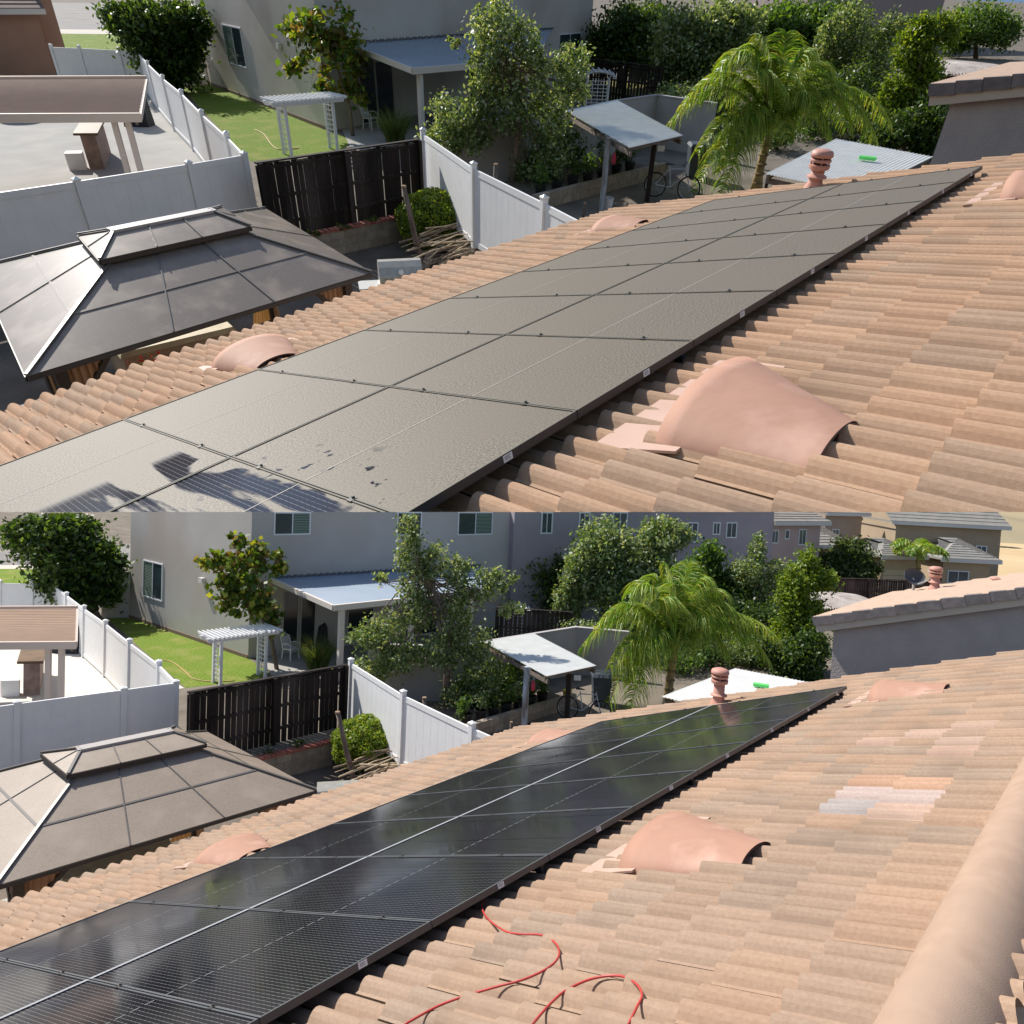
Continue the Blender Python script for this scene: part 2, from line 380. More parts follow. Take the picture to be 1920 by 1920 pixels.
def house(P):
    A_ = P is A
    be, a1, br = (-8.15, 11.1, .45) if A_ else (-10.85, 11.95, -1.03)
    tw = .294; a0 = a1-tw*(44)
    P.be, P.arake, P.br = be, a1, br
    th = Thing(P, 'tiled_house', 'house under a salmon concrete tile roof that carries the row of solar panels', 'house', P.R(a1, be, -.5)*[1, 1, 0]+[0, 0, -.6])
    tm = mat(P, 'roof_tile', (1, 1, 1), .92, (.88, .86, .84), 55, attr=True, bump=.002, bscale=260, col3=(.76, .76, .75), n3=2.0, spec=.15)
    mb = MB()
    if A_: rep = [(4.0, -.45, .22, (.62, .42, .34))]
    else:
        p = [((1632, 1532), (.55, .38, .30)), ((1665, 1505), (.55, .44, .40)), ((1690, 1478), (.56, .36, .25)),
             ((1690, 1395), (.55, .38, .30)), ((1775, 1380), (.55, .45, .42)), ((1765, 1412), (.55, .38, .30)), ((1800, 1365), (.52, .37, .29)), ((1655, 1545), (.56, .40, .32)), ((1720, 1380), (.56, .40, .32)), ((1700, 1460), (.52, .33, .23)), ((1650, 1520), (.45, .40, .38)), ((1790, 1395), (.54, .39, .31))]
        rep = [(*P.RP(*q, .03), .17, c) for q, c in p]
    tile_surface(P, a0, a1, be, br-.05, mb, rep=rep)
    roof = th.part('roof', mb, tm)
    mb = MB()                                          # deck below the tiles, fascia, rake board
    mb.hexa([P.R(a0, be+.04, -.06), P.R(a1-.03, be+.04, -.06), P.R(a1-.03, br, -.06), P.R(a0, br, -.06),
             P.R(a0, be+.04, -.012), P.R(a1-.03, be+.04, -.012), P.R(a1-.03, br, -.012), P.R(a0, br, -.012)])
    th.part('roof_deck', mb, mat(P, 'deck_wood', (.20, .14, .10), .9))
    mb = MB(); mb.pbox(P.R(a0, be+.02, -.062), P.u*(a1-a0), P.v*.04, (0, 0, -.17)); mb.pbox(P.R(a1-.04, be+.07, -.062), P.v*(br-be-.1), P.u*.04, (0, 0, -.17))
    th.part('fascia', mb, mat(P, 'fascia_paint', (.50, .40, .33), .7))
    mb = MB(); e = P.R(a1-.5, be+.6, -.3); e2 = P.R(a0, be+.6, -.3)
    d = e2-e; mb.pbox([e[0], e[1], -.6], d*[1, 1, 0], np.array([.15*P.v[0], .15*P.v[1], 0]), (0, 0, e[2]+.5))
    t2 = P.R(a1-.5, br-.1, -.3); dv = (t2-e)*[1, 1, 0]; o = np.array([e[0], e[1], -.6])
    mb.hexa([o, o+dv, o+dv-P.u*.15, o-P.u*.15, o+[0, 0, e[2]+.6], o+dv+[0, 0, t2[2]+.6], o+dv-P.u*.15+[0, 0, t2[2]+.6], o-P.u*.15+[0, 0, e[2]+.6]])
    th.part('wall', mb, mat(P, 'house_stucco', (.50, .42, .37), .95, (.55, .47, .41), 2))
    # ridge: smooth rounded mortar cap, and the other slope behind it
    mb = MB(); na = 30; K = 12; rad = .19
    L = []
    for i in range(na+1):
        a = a0+(a1-a0)*i/na
        L.append([P.R(a, br+rad*math.cos(math.pi*(1-k/K))*1.0, -.06+.25*math.sin(math.pi*k/K)) for k in range(K+1)])
    for i in range(na):
        for k in range(K): mb.face([L[i][k], L[i+1][k], L[i+1][k+1], L[i][k+1]], (1, 1, 1))
    m = MB(); idx = {}
    for f in mb.f: pass
    g = [tuple(np.round(p, 6)) for p in mb.v]; uniq = {}; mp = []
    for p in g: mp.append(uniq.setdefault(p, len(uniq)))
    m.v = [np.array(p) for p in uniq]; m.f = [tuple(mp[i] for i in f) for f in mb.f]
    th.part('ridge_cap', m, mat(P, 'ridge_mortar', (.41, .29, .215), .85, (.36, .25, .185), 8, bump=.0012, bscale=220, col3=(.37, .265, .20), n3=3), smooth=True)
    mb = MB(); v2 = nz(P.v*[1, 1, 0]); p0, p1 = P.R(a0, br+.14, -.14), P.R(a1, br+.14, -.14); dn = v2*5-np.array([0, 0, 5*math.tan(math.acos(P.n[2]))])
    nrm_ = nz(np.cross(P.u, dn)); nrm_ = nrm_ if nrm_[2] > 0 else -nrm_; NN = int((a1-a0)/.147)
    for i in range(NN):
        for k in range(6):
            x0, x1 = k/6, (k+1)/6; q0, q1 = p0+P.u*(i+x0)*.147, p0+P.u*(i+x1)*.147
            z0, z1 = nrm_*.04*math.sin(math.pi*x0), nrm_*.04*math.sin(math.pi*x1)
            mb.face([q0+z0, q1+z1, q1+z1+dn, q0+z0+dn])
    th.part('rear_slope', mb, mat(P, 'roof_tile_plain', (.45, .31, .23), .9, (.38, .28, .22), 3))
    return th

def vent(P, pa, label, flash=True, r=.50, h=.215, L=.70, r2=.24, skew=-.24):
    a, b = pa                                       # near foot of the open rim
    base = P.R(a+r, b, .0); t = Thing(P, 'roof_vent', label, 'roof vent', base, 'half round attic vents')
    m = mat(P, 'vent_paint', (.41, .235, .17), .7, (.36, .205, .15), 3, bump=.002, bscale=14, spec=.25, col3=(.50, .31, .24), n3=3.2)
    mb = MB(); K, n = 18, 8; rows = []
    for i in range(n+1):
        f = i/n; rr = r+(r2-r)*f; hh = h*(1-f)+.10*f; ca = a+r+skew*f
        rows.append([P.R(ca-rr*math.cos(math.pi*k/K), b+L*f, .01+hh*math.sin(math.pi*k/K)**.85) for k in range(K+1)])
    flat = [p for row in rows for p in row]; mb.v = flat
    for i in range(n):
        for k in range(K):
            q = i*(K+1)+k; mb.f.append((q, q+1, q+K+2, q+K+1))
    # inner skin gives the sheet its thickness
    i0 = len(mb.v)
    for i in range(n+1):
        f = i/n; rr = (r+(r2-r)*f)-.012; hh = (h*(1-f)+.10*f)-.012; ca = a+r+skew*f
        mb.v += [P.R(ca-rr*math.cos(math.pi*k/K), b+L*f, .01+hh*math.sin(math.pi*k/K)**.85) for k in range(K+1)]
    for i in range(n):
        for k in range(K):
            q = i0+i*(K+1)+k; mb.f.append((q+K+1, q+K+2, q+1, q))
    for k in range(K): mb.f.append((k+1, k, i0+k, i0+k+1))
    t.part('hood', mb, m, smooth=True)
    mb = MB(); mb.hexa([P.R(a+x, b+y, z) for z in (.062, .074) for x, y in ((-.10, -.26), (2*r+.10, -.26), (2*r+.02, .12), (-.02, .12))])
    if flash: t.part('flashing', mb, mat(P, 'flashing_paint', (.50, .33, .26), .5, (.55, .38, .31), 4))
    mb = MB(); mb.pbox(P.R(a+.25, b+.12, .0), P.u*(2*r-.5), P.v*.01, P.n*(h*.6))
    t.part('louver', mb, mat(P, 'vent_dark', (.03, .022, .02), .9))
    return t

def pipe_vent(P, px_base, px_top, label, r=.055, hgt=None, roofpt=None, base=None):
    if base is None:
        a, b = P.RP(*px_base); base = P.R(a, b, .02)
    top = P.D(*px_top, base)[2]; H = top-base[2]
    t = Thing(P, 'vent_pipe', label, 'vent pipe', base)
    m = mat(P, 'vent_pipe_paint', (.54, .28, .22), .55, (.47, .25, .20), 8, spec=.4)
    hc = r*2.6
    t.part('pipe', MB().lathe(base, [(r*1.7, -.02), (r*1.5, .05), (r*1.05, .13), (r, .16), (r, H-hc)], 20), m, smooth=True)
    t.part('collar', MB().lathe(base, [(r*1.0, .17), (r*1.5, .18), (r*1.5, .195), (r, .22)], 20), m)
    cap = t.part('cap', MB().lathe(base, [(r*1.05, H-hc*1.15), (r*1.5, H-hc*1.05), (r*1.55, H-hc*.85), (r*1.05, H-hc*.8)], 20), m)
    t.part('cap_top', MB().lathe(base, [(r*1.6, H-hc*.42), (r*1.66, H-hc*.30), (r*1.5, H-hc*.12), (r*.9, H-.006), (.004, H)], 20), m, smooth=True)
    mb = MB().lathe(base, [(r*1.5, H-hc*.68), (r*1.55, H-hc*.62), (r*1.55, H-hc*.56), (r*1.4, H-hc*.52)], 20)
    for k in range(4):
        an = k*math.pi/2+.5; p = base+np.array([math.cos(an)*r*1.3, math.sin(an)*r*1.3, H-hc*.9]); mb.post(p, hc*.55, .02, .012, (math.cos(an), math.sin(an), 0))
    t.part('baffle', mb, m)
    t.part('throat', MB().lathe(base, [(r*.95, H-hc), (r*.95, H-hc*.4)], 14), mat(P, 'vent_dark', (.03, .022, .02), .9))
    a, b = P.RP(*px_base) if roofpt is None else roofpt
    if roofpt is None:
        mb = MB(); mb.hexa([P.R(a+x, b+y, z) for z in (.03, .05) for x, y in ((-.2, -.28), (.2, -.28), (.2, .28), (-.2, .28))])
        t.part('flashing', mb, mat(P, 'flashing_paint', (.50, .33, .26), .5, (.55, .38, .31), 4))
    return t

def panels(P):
    A_ = P is A
    s = P.sc
    if A_: e0, st, n, b0, b1, bm = 1.10*s, 1.0145*s, 8, -5.10*s, -1.895*s, -3.345*s
    else: e0, st, n, b0, b1, bm = 1.42*s, .778*s, 8, -5.60*s, -2.705*s, -4.14*s
    D_ = P.drop                                      # the glass lies on the plane h = drop
    fm = mat(P, 'module_frame', (.035, .036, .04), .45, spec=.5) if A_ else mat(P, 'module_frame', (.05, .052, .06), .35, spec=.6)
    gm = glass_mat(P, A_)
    em = mat(P, 'frame_lip', (.135, .125, .10), .6) if A_ else mat(P, 'frame_lip', (.13, .14, .15), .4, metal=.2)
    lm = mat(P, 'centre_line', (.42, .40, .36) if A_ else (.28, .29, .31), .5)
    cm = mat(P, 'clamp_metal', (.16, .16, .15), .35, metal=.8)
    sm = mat(P, 'sticker_paper', (.75, .76, .78), .6); ink = mat(P, 'sticker_ink', (.12, .12, .14), .7)
    ordn = ['first', 'second', 'third', 'fourth', 'fifth', 'sixth', 'seventh', 'eighth', 'ninth', 'tenth']
    g, fw, tk = (.003, .009, .038) if A_ else (.0045, .011, .038)
    for row, (lo_, hi) in enumerate(((b0, bm), (bm, b1))):
        for i in range(-1 if A_ else -1, n-(0 if A_ else 0)):
            ua, ub = e0+(i-0)*st+g, e0+(i+1)*st-g
            if not A_ and i == n-1: ub -= .14*st
            if i == -1 and not A_: pass
            va, vb = lo_+.004, hi-.004
            base = P.R((ua+ub)/2, (va+vb)/2, D_-tk)
            look = 'dusty grey' if A_ else 'clean black'
            t = Thing(P, 'solar_panel', '%s solar panel, %s from the near end, row %s' % (look, ordn[i+1], 'next to the eave' if row == 0 else 'away from the eave'),
                      'solar panel', base, look+' solar panels')
            mb = MB()
            for (x0, x1, y0, y1) in ((ua, ub, va, va+fw), (ua, ub, vb-fw, vb), (ua, ua+fw, va+fw, vb-fw), (ub-fw, ub, va+fw, vb-fw)):
                mb.hexa([P.R(x, y, z) for z in (D_-tk, D_) for x, y in ((x0, y0), (x1, y0), (x1, y1), (x0, y1))])
            fr = t.part('frame', mb, fm)
            mb = MB()
            for (x0, x1, y0, y1) in ((ua, ub, va, va+fw), (ua, ub, vb-fw, vb), (ua, ua+fw, va+fw, vb-fw), (ub-fw, ub, va+fw, vb-fw)):
                mb.hexa([P.R(x, y, z) for z in (D_+.0002, D_+.0012) for x, y in ((x0, y0), (x1, y0), (x1, y1), (x0, y1))])
            t.part('frame_lip', mb, em)
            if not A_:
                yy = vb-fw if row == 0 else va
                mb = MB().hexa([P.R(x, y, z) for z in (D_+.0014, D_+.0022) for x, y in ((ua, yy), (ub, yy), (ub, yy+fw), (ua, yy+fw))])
                t.part('painted_glint', mb, mat(P, 'painted_glint', (.55, .57, .60), .35))  # glint of the frame edges painted as a pale strip
            x0, x1, y0, y1 = ua+fw, ub-fw, va+fw, vb-fw
            mb = MB(); q = [(x0, y0), (x1, y0), (x1, y1), (x0, y1)]
            mb.face([P.R(x, y, D_-.004) for x, y in q], uv=q)
            mb.face([P.R(x, y, D_-.012) for x, y in q][::-1], uv=q)
            t.part('glass', mb, gm)
            mb = MB(); ym = (y0+y1)/2; nseg = 42
            for k in range(nseg):
                if not A_ and k % 3 == 2: continue
                xa, xb = x0+(x1-x0)*k/nseg, x0+(x1-x0)*(k+1)/nseg
                mb.face([P.R(x, y, D_-.0025) for x, y in ((xa, ym-.003), (xb, ym-.003), (xb, ym+.003), (xa, ym+.003))])
            t.part('centre_line', mb, lm)
            for fq in (.22, .78):                        # clamps over the gap beyond the panel
                y = y0+(y1-y0)*fq
                mb = MB().pbox(P.R(ub-.014, y-.016, D_-.002), P.u*.034, P.v*.032, P.n*.005)
                mb.lathe(P.R(ub+.011, y, D_+.004), [(.007, 0), (.007, .008)], 8, P.n)
                t.part('clamp', mb, cm)
            if row == 1:
                xs = ua+(ub-ua)*.52
                mb = MB().pbox(P.R(xs, vb-.0005, D_-.034), P.u*.055, P.v*.0025, P.n*.03)
                st_ = t.part('sticker', mb, sm)
                mb = MB()
                for k in range(3): mb.pbox(P.R(xs+.008, vb+.0022, D_-.012-k*.006), P.u*(.036 if k != 1 else .028), P.v*.0008, P.n*.0018)
                if st_: t.part('sticker_print', mb, ink, st_)
                if i % 2 == 1:
                    mb = MB().pbox(P.R(ub-.02, vb-.12, .03), P.u*.04, P.v*.05, P.n*(D_-tk-.035)); t.part('mounting_foot', mb, fm)
    # two rails carry each row
    rm = mat(P, 'rail_metal', (.10, .10, .10), .4, metal=.6)
    for k, (lo_, hi) in enumerate(((b0, bm), (bm, b1))):
        for fq in (.22, .78):
            y = lo_+(hi-lo_)*fq; ae = e0+n*st-(0.0 if A_ else .16*st)
            mb = MB().pbox(P.R(e0-st, y-.02, D_-tk-.045), P.u*(ae-e0+st), P.v*.04, P.n*.042)
            single(P, 'mounting_rail', mb, rm, '%s metal rail under the %s panels %s' % ('lower' if fq < .5 else 'upper', 'dusty' if A_ else 'clean', 'by the eave' if k == 0 else 'away from the eave'), 'rail', P.R(e0, y, D_-tk-.04), 'rails under the panels')
# ------------------------------------------------------------------ plants
PAL = {
 'dark': [(.045, .095, .02), (.07, .135, .025), (.03, .065, .016), (.12, .20, .035)],
 'olive': [(.22, .31, .14), (.30, .39, .20), (.14, .23, .08), (.42, .48, .32), (.09, .16, .05)],
 'lime': [(.16, .26, .02), (.22, .32, .03), (.09, .17, .02), (.28, .36, .05)],
 'mid': [(.08, .17, .03), (.12, .23, .04), (.05, .11, .025), (.17, .28, .06)],
 'autumn': [(.10, .19, .025), (.19, .27, .035), (.07, .14, .02), (.32, .34, .05), (.22, .16, .05)],
 'palm': [(.21, .38, .04), (.30, .46, .06), (.12, .26, .03), (.40, .50, .09), (.48, .50, .12)],
 'bush': [(.19, .30, .03), (.27, .38, .045), (.11, .20, .025), (.34, .40, .06)],
}
def leafmat(P): return mat(P, 'leaves', (1, 1, 1), .45, (.8, .8, .8), 30, attr=True, trans=.45, spec=.5)
def barkmat(P): return mat(P, 'bark', (.16, .12, .09), .95, (.24, .19, .15), 14, bump=.01, bscale=30)
def crown_pts(blobs, n, tight=.22, hollow=.55):
    """n leaf points in clumps spread through ellipsoids (centre, radii (x, y, z))"""
    vol = np.array([r[0]*r[2] for c, r in blobs]); cnt = np.maximum(1, (n*vol/vol.sum()).astype(int)); out = []
    for (c, r), k in zip(blobs, cnt):
        m = max(5, int(k/34)); d = rng.normal(size=(m, 3)); d /= np.linalg.norm(d, axis=1)[:, None]
        rad = rng.uniform(hollow, 1.02, m)**.8; cc = d*rad[:, None]
        w_ = rng.uniform(.3, 1.4, m); w_ /= w_.sum(); pick = rng.choice(m, k, p=w_)
        p = cc[pick]+rng.normal(size=(k, 3))*tight*rng.uniform(.6, 1.3, (k, 1)); out.append(np.array(c)+p*np.array(r))
    return np.concatenate(out)
def tree(P, name, label, cat, base, blobs, n, leaf, pal, trunk_r=.12, trunk=None, limbs=True, group=None, tight=.22, hollow=.5, asp=.55, droop=0., kindstuff=None):
    """blobs: (px, py, rx_px, ry_px[, depth offset in m]) at the depth of the base"""
    base = np.array(base, float); mp = P.mpp(base); bl = []
    for b in blobs:
        off = b[4] if len(b) > 4 else 0.
        bb = base+P.fh*off; c = P.D(b[0], b[1], bb); mq = P.mpp(c)
        bl.append((c, (b[2]*mq, b[2]*mq*.9, b[3]*mq)))
    t = Thing(P, name, label, cat, base, group)
    pts = crown_pts(bl, n, tight, hollow); cols = np.array(PAL[pal] if isinstance(pal, str) else pal)
    col = cols[rng.integers(0, len(cols), len(pts))]*rng.uniform(.75, 1.25, (len(pts), 1))
    V, F_, c = leaves_mb(P, pts, leaf*rng.uniform(.6, 1.3, len(pts)), col, asp=asp, droop=droop)
    cr = mk_leaves('crown', V, F_, c, leafmat(P), base, t.o)
    if trunk_r:
        mb = MB(); tp = trunk or [bl[0][0]]
        if trunk: tp = [P.D(x, y, base) for x, y in trunk]
        pts_ = [base-[0, 0, .1]]+list(tp); nn = len(pts_)
        mb.tube(pts_, [trunk_r*(1.15-.75*i/(nn-1)) for i in range(nn)], 9); t.part('trunk', mb, barkmat(P), smooth=True)
        if limbs:
            mb = MB(); hub = pts_[-1] if nn < 3 else pts_[-2]; rr = random.Random(len(blobs)*7+int(base[0]*10))
            for c_, r_ in bl:
                for k in range(4):
                    e = c_+np.array([rr.uniform(-.7, .7)*r_[0], rr.uniform(-.7, .7)*r_[1], rr.uniform(-.2, .8)*r_[2]])
                    s_ = pts_[-2]+(pts_[-1]-pts_[-2])*rr.uniform(.3, 1.)
                    md = s_*.45+e*.55+np.array([rr.uniform(-.15, .15), rr.uniform(-.15, .15), -.06*np.linalg.norm(e-s_)])
                    mb.tube([s_, md, e], [trunk_r*.24, trunk_r*.15, trunk_r*.05], 5)
            t.part('limbs', mb, barkmat(P), smooth=True)
    return t
def palm(P, label, base, crown_px, spread_px, nf=17, seed=3, leaf_w=.05, group=None, name='palm_tree', targets=None, tr=.13, dens=54):
    rr = random.Random(seed); base = np.array(base, float); c = P.D(*crown_px, base); mp = P.mpp(c); L = spread_px*mp
    t = Thing(P, name, label, 'palm tree', base, group)
    pm = mat(P, 'palm_trunk', (.42, .30, .13), .8, (.26, .20, .11), 7, bump=.01, bscale=20)
    mb = MB(); q = [base+(c-base)*f+np.array([.06*math.sin(f*3), .05*math.sin(f*4), 0]) for f in (0, .25, .5, .75, 1)]
    mb.tube(q, [tr*1.5, tr*1.1, tr, tr*.95, tr*.8], 12); t.part('trunk', mb, pm, smooth=True)
    mb = MB()
    for k in range(5):
        f = .12+.17*k; p = base+(c-base)*f; mb.lathe(p, [(tr*1.18, 0), (tr*1.28, .02), (tr*1.18, .05)], 12)
    t.part('trunk_ring', mb, mat(P, 'palm_ring', (.22, .16, .09), .9))
    fm = leafmat(P); pal = np.array(PAL['palm'])
    for k in range(nf):
        if targets and k < len(targets):
            tx, ty, up_ = targets[k][:3]; off = targets[k][3] if len(targets[k]) > 3 else 0
            e = P.D(tx, ty, base+P.fh*off)
        else:
            an = 2*math.pi*k/nf+rr.uniform(-.2, .2); l = L*rr.uniform(.75, 1.05)
            e = c+np.array([math.cos(an)*l, math.sin(an)*l, rr.uniform(-.35, .25)*l]); up_ = rr.uniform(.45, .8)
        ln = np.linalg.norm(e-c); mid = (c+e)/2+np.array([0, 0, ln*up_])
        bez = lambda s: c*(1-s)**2+2*mid*s*(1-s)+e*s*s
        mb = MB(); mb.tube([bez(s) for s in np.linspace(0, 1, 9)], [.035*(1-.85*s) for s in np.linspace(0, 1, 9)], 5)
        rach = t.part('frond_stem', mb, mat(P, 'frond_stem', (.28, .33, .08), .6), smooth=True)
        Vs, Fs, Cs = [], [], []
        nl = dens
        for j in range(nl):
            s = .10+.89*j/nl; p = bez(s); tg = nz(bez(min(1, s+.02))-bez(s-.02)); sd = np.cross(tg, [0, 0, 1]); sd = nz(sd) if np.linalg.norm(sd) > .05 else np.array([1., 0, 0])
            ll = min(ln*.62, L*.34)*(math.sin(math.pi*min(1, s*.80+.16))**.5)*rr.uniform(.75, 1.1)+.06
            colr = pal[rr.randrange(len(pal))]*rr.uniform(.8, 1.2)
            for sg in (-1, 1):
                out = sd*sg*rr.uniform(.55, 1.0)+tg*rr.uniform(.25, .6)+np.array([0, 0, .12])
                pts = []; v = nz(out); x = p.copy(); stp = ll/4
                for m_ in range(5):
                    pts.append(x.copy()); x = x+v*stp; v = nz(v+np.array([rr.uniform(-.08, .08), rr.uniform(-.08, .08), -.55]))
                wv = nz(np.cross(pts[1]-pts[0], [rr.uniform(-1, 1), rr.uniform(-1, 1), .3]))
                for m_ in range(4):
                    w0_, w1_ = leaf_w*(1-m_*.22)*.5, leaf_w*(1-(m_+1)*.22)*.5
                    i0 = len(Vs); Vs += [pts[m_]-wv*w0_, pts[m_]+wv*w0_, pts[m_+1]+wv*w1_, pts[m_+1]-wv*w1_]
                    Fs.append((i0, i0+1, i0+2, i0+3)); Cs.append(colr)
        Vs, Fs, Cs = np.array(Vs), np.array(Fs), np.array(Cs); y = (Vs-P.C)@P.ax[:, 1]
        bad = ((y > 0) if P is A else (y < 0))[Fs].any(1)
        if rach: mk_leaves('leaflets', Vs, Fs[~bad], Cs[~bad], fm, base, rach)
    return t
def pot_plant(P, base, r, h, label, pal='dark', pot=(.02, .02, .022), ph=.5, n=160, spiky=False, group='potted plants on the low wall'):
    t = Thing(P, 'potted_plant', label, 'potted plant', base, group)
    t.part('pot', MB().lathe(base, [(r*.75, 0), (r, h), (r*1.07, h), (r*1.07, h+.03), (r*.9, h+.03), (r*.88, h-.04), (.01, h-.04)], 14), mat(P, 'pot_%d' % int(pot[0]*100), pot, .5), smooth=False)
    c = np.array(base)+[0, 0, h+ph*.55]; pts = crown_pts([(c, (r*1.5, r*1.5, ph*.6))], n, .3, .2)
    col = np.array(PAL[pal])[rng.integers(0, len(PAL[pal]), len(pts))]
    V, F_, cc = leaves_mb(P, pts, (.16 if spiky else .10)*rng.uniform(.6, 1.3, len(pts)), col, asp=.25 if spiky else .6)
    mk_leaves('foliage', V, F_, cc, leafmat(P), np.array(base, float), t.o)
    mb = MB(); 
    for k in range(5):
        a_ = k*1.3; mb.tube([np.array(base)+[0, 0, h-.05], np.array(base)+[math.cos(a_)*r*.8, math.sin(a_)*r*.8, h+ph*.8]], [.012, .005], 5)
    t.part('stem', mb, mat(P, 'stem_green', (.10, .13, .04), .8)); return t
def bed_plant(P, base, r, h, label, pal, n, leaf, group=None, asp=.5, name='shrub', hollow=.3):
    t = Thing(P, name, label, 'shrub', base, group); base = np.array(base, float)
    c = base+[0, 0, h*.55]; pts = crown_pts([(c, (r, r, h*.5))], n, .25, hollow); pts[:, 2] = np.maximum(pts[:, 2], base[2]+.02)
    col = np.array(PAL[pal])[rng.integers(0, len(PAL[pal]), len(pts))]*rng.uniform(.8, 1.2, (len(pts), 1))
    V, F_, cc = leaves_mb(P, pts, leaf*rng.uniform(.6, 1.3, len(pts)), col, asp=asp)
    mk_leaves('foliage', V, F_, cc, leafmat(P), base, t.o)
    mb = MB()
    for k in range(7):
        a_ = k*.9; mb.tube([base, base+[math.cos(a_)*r*.6, math.sin(a_)*r*.6, h*.7]], [.03, .01], 5)
    t.part('stems', mb, barkmat(P)); return t
def grass_clump(P, base, r, h, label, n=300):
    t = Thing(P, 'grass_clump', label, 'ornamental grass', base); mb = MB(); rr = random.Random(4); base = np.array(base, float); Vs = []; C_ = []
    for k in range(n):
        an = rr.uniform(0, 6.28); q = base+np.array([math.cos(an), math.sin(an), 0])*rr.uniform(0, r*.45); l = h*rr.uniform(.6, 1.1)
        out = np.array([math.cos(an), math.sin(an), 0])*rr.uniform(.1, .5); v = nz(out+[0, 0, 1.4]); x = q.copy(); sd = nz(np.cross(v, [rr.uniform(-1, 1), rr.uniform(-1, 1), .1])); c = rr.choice([(.12, .20, .05), (.17, .26, .08), (.30, .27, .12), (.09, .16, .04)])
        for m_ in range(4):
            y = x+v*l/4; w0_, w1_ = .012*(4-m_)/3, .012*(3-m_)/3; Vs += [x-sd*w0_, x+sd*w0_, y+sd*w1_, y-sd*w1_]; C_.append(c); x = y; v = nz(v+np.array([out[0]*.5, out[1]*.5, -.28]))
    Vs = np.array(Vs); F_ = np.arange(len(Vs)).reshape(-1, 4); mk_leaves('blades', Vs, F_, np.array(C_), leafmat(P), base, t.o)
    return t

# ------------------------------------------------------------------ fences and yard things
def vinyl_fence(P, posts, label, z0=0., h=1.80, cat='fence', boards=True, first=True, last=True, ph=.13):
    """white board fence through the points posts"""
    base = np.array([posts[0][0], posts[0][1], z0]); t = Thing(P, 'white_fence', label, cat, base)
    m = mat(P, 'white_vinyl', (.82, .82, .82), .45, (.78, .78, .79), 3, spec=.4)
    pts = [np.array([p[0], p[1], z0]) for p in posts]
    for i, p in enumerate(pts):
        if (i == 0 and not first) or (i == len(pts)-1 and not last): continue
        d = nz((pts[min(i+1, len(pts)-1)]-pts[max(i-1, 0)]))
        mb = MB().post(p, h+ph-.03, .125, .125, d); top = p+[0, 0, h+ph-.03]; d2 = np.array([-d[1], d[0], 0])
        mb.post(top, .025, .15, .15, d)
        q = [top+[0, 0, .0251]+d*x*.14+d2*y*.14 for x, y in ((-.5, -.5), (.5, -.5), (.5, .5), (-.5, .5))]; ap = top+[0, 0, .07]
        for k in range(4): mb.face([q[k], q[(k+1) % 4], ap])
        t.part('post', mb, m)
    for i in range(len(pts)-1):
        a, b = pts[i], pts[i+1]; d = nz(b-a); L = np.linalg.norm(b-a); a = a+d*.0635; L -= .127; d2 = np.array([-d[1], d[0], 0])
        mb = MB(); nb = max(1, int(L/.28)); w_ = L/nb
        for k in range(nb):
            mb.pbox(a+d*(w_*k+.004)-d2*.011+[0, 0, .16], d*(w_-.008), d2*.022, (0, 0, h-.29))
        mb.pbox(a-d2*.007+[0, 0, .16], d*L, d2*.014, (0, 0, h-.29))
        t.part('panel', mb, m)
        t.part('rail', MB().pbox(a-d2*.025+[0, 0, h-.13], d*L, d2*.05, (0, 0, .13)), m)
        t.part('rail', MB().pbox(a-d2*.025+[0, 0, .06], d*L, d2*.05, (0, 0, .13)), m)
    return t
def board_fence(P, p0, p1, label, z0=0., h=1.75, col=(.020, .014, .012), bw=.14, name='wooden_fence', seed=2, gap=.012, lean=0., cat='fence', full=True):
    rr = random.Random(seed); p0 = np.array([p0[0], p0[1], z0]); p1 = np.array([p1[0], p1[1], z0]); d = nz(p1-p0); L = np.linalg.norm(p1-p0)
    t = Thing(P, name, label, cat, p0); d2 = np.array([-d[1], d[0], 0]); d2 = d2 if d2@P.fh < 0 else -d2   # towards the viewer
    m = mat(P, name+'_wood_%d' % int(col[0]*1000), col, .85, tuple(c*.6 for c in col), 3, stretch=(1, 1, .25), col3=tuple(min(1, c*2.2+.02) for c in col), n3=1.2)
    x = 0.; mb = MB(); fin = []
    while x < L:
        w_ = bw*rr.uniform(.92, 1.05); g_ = gap+(rr.uniform(.01, .03) if rr.random() < .3 else 0); hh = h+rr.uniform(-.02, .02)
        x2 = min(x+w_, L); ln = rr.uniform(-.006, .006)
        mb.hexa([p0+d*x-d2*.02, p0+d*x2-d2*.02, p0+d*x2, p0+d*x, p0+d*(x+ln)-d2*.02+[0, 0, hh], p0+d*(x2+ln)-d2*.02+[0, 0, hh], p0+d*(x2+ln)+[0, 0, hh], p0+d*(x+ln)+[0, 0, hh]])
        x = x2+g_
    t.part('boards', mb, m)
    for z in (.35, h*.55, h-.12): t.part('rail', MB().pbox(p0+d2*.004+[0, 0, z], d*L, d2*.04, (0, 0, .085)), m)
    k = max(1, round(L/2.4))
    for i in range(k+1):
        t.part('post', MB().post(p0+d*min(max(L*i/k, .06), L-.06)+d2*.10, h+.04, .095, .095, d), m)
    t.part('cap_rail', MB().pbox(p0-d2*.05+[0, 0, h+.025], d*L, d2*.13, (0, 0, .035)), m)
    return t
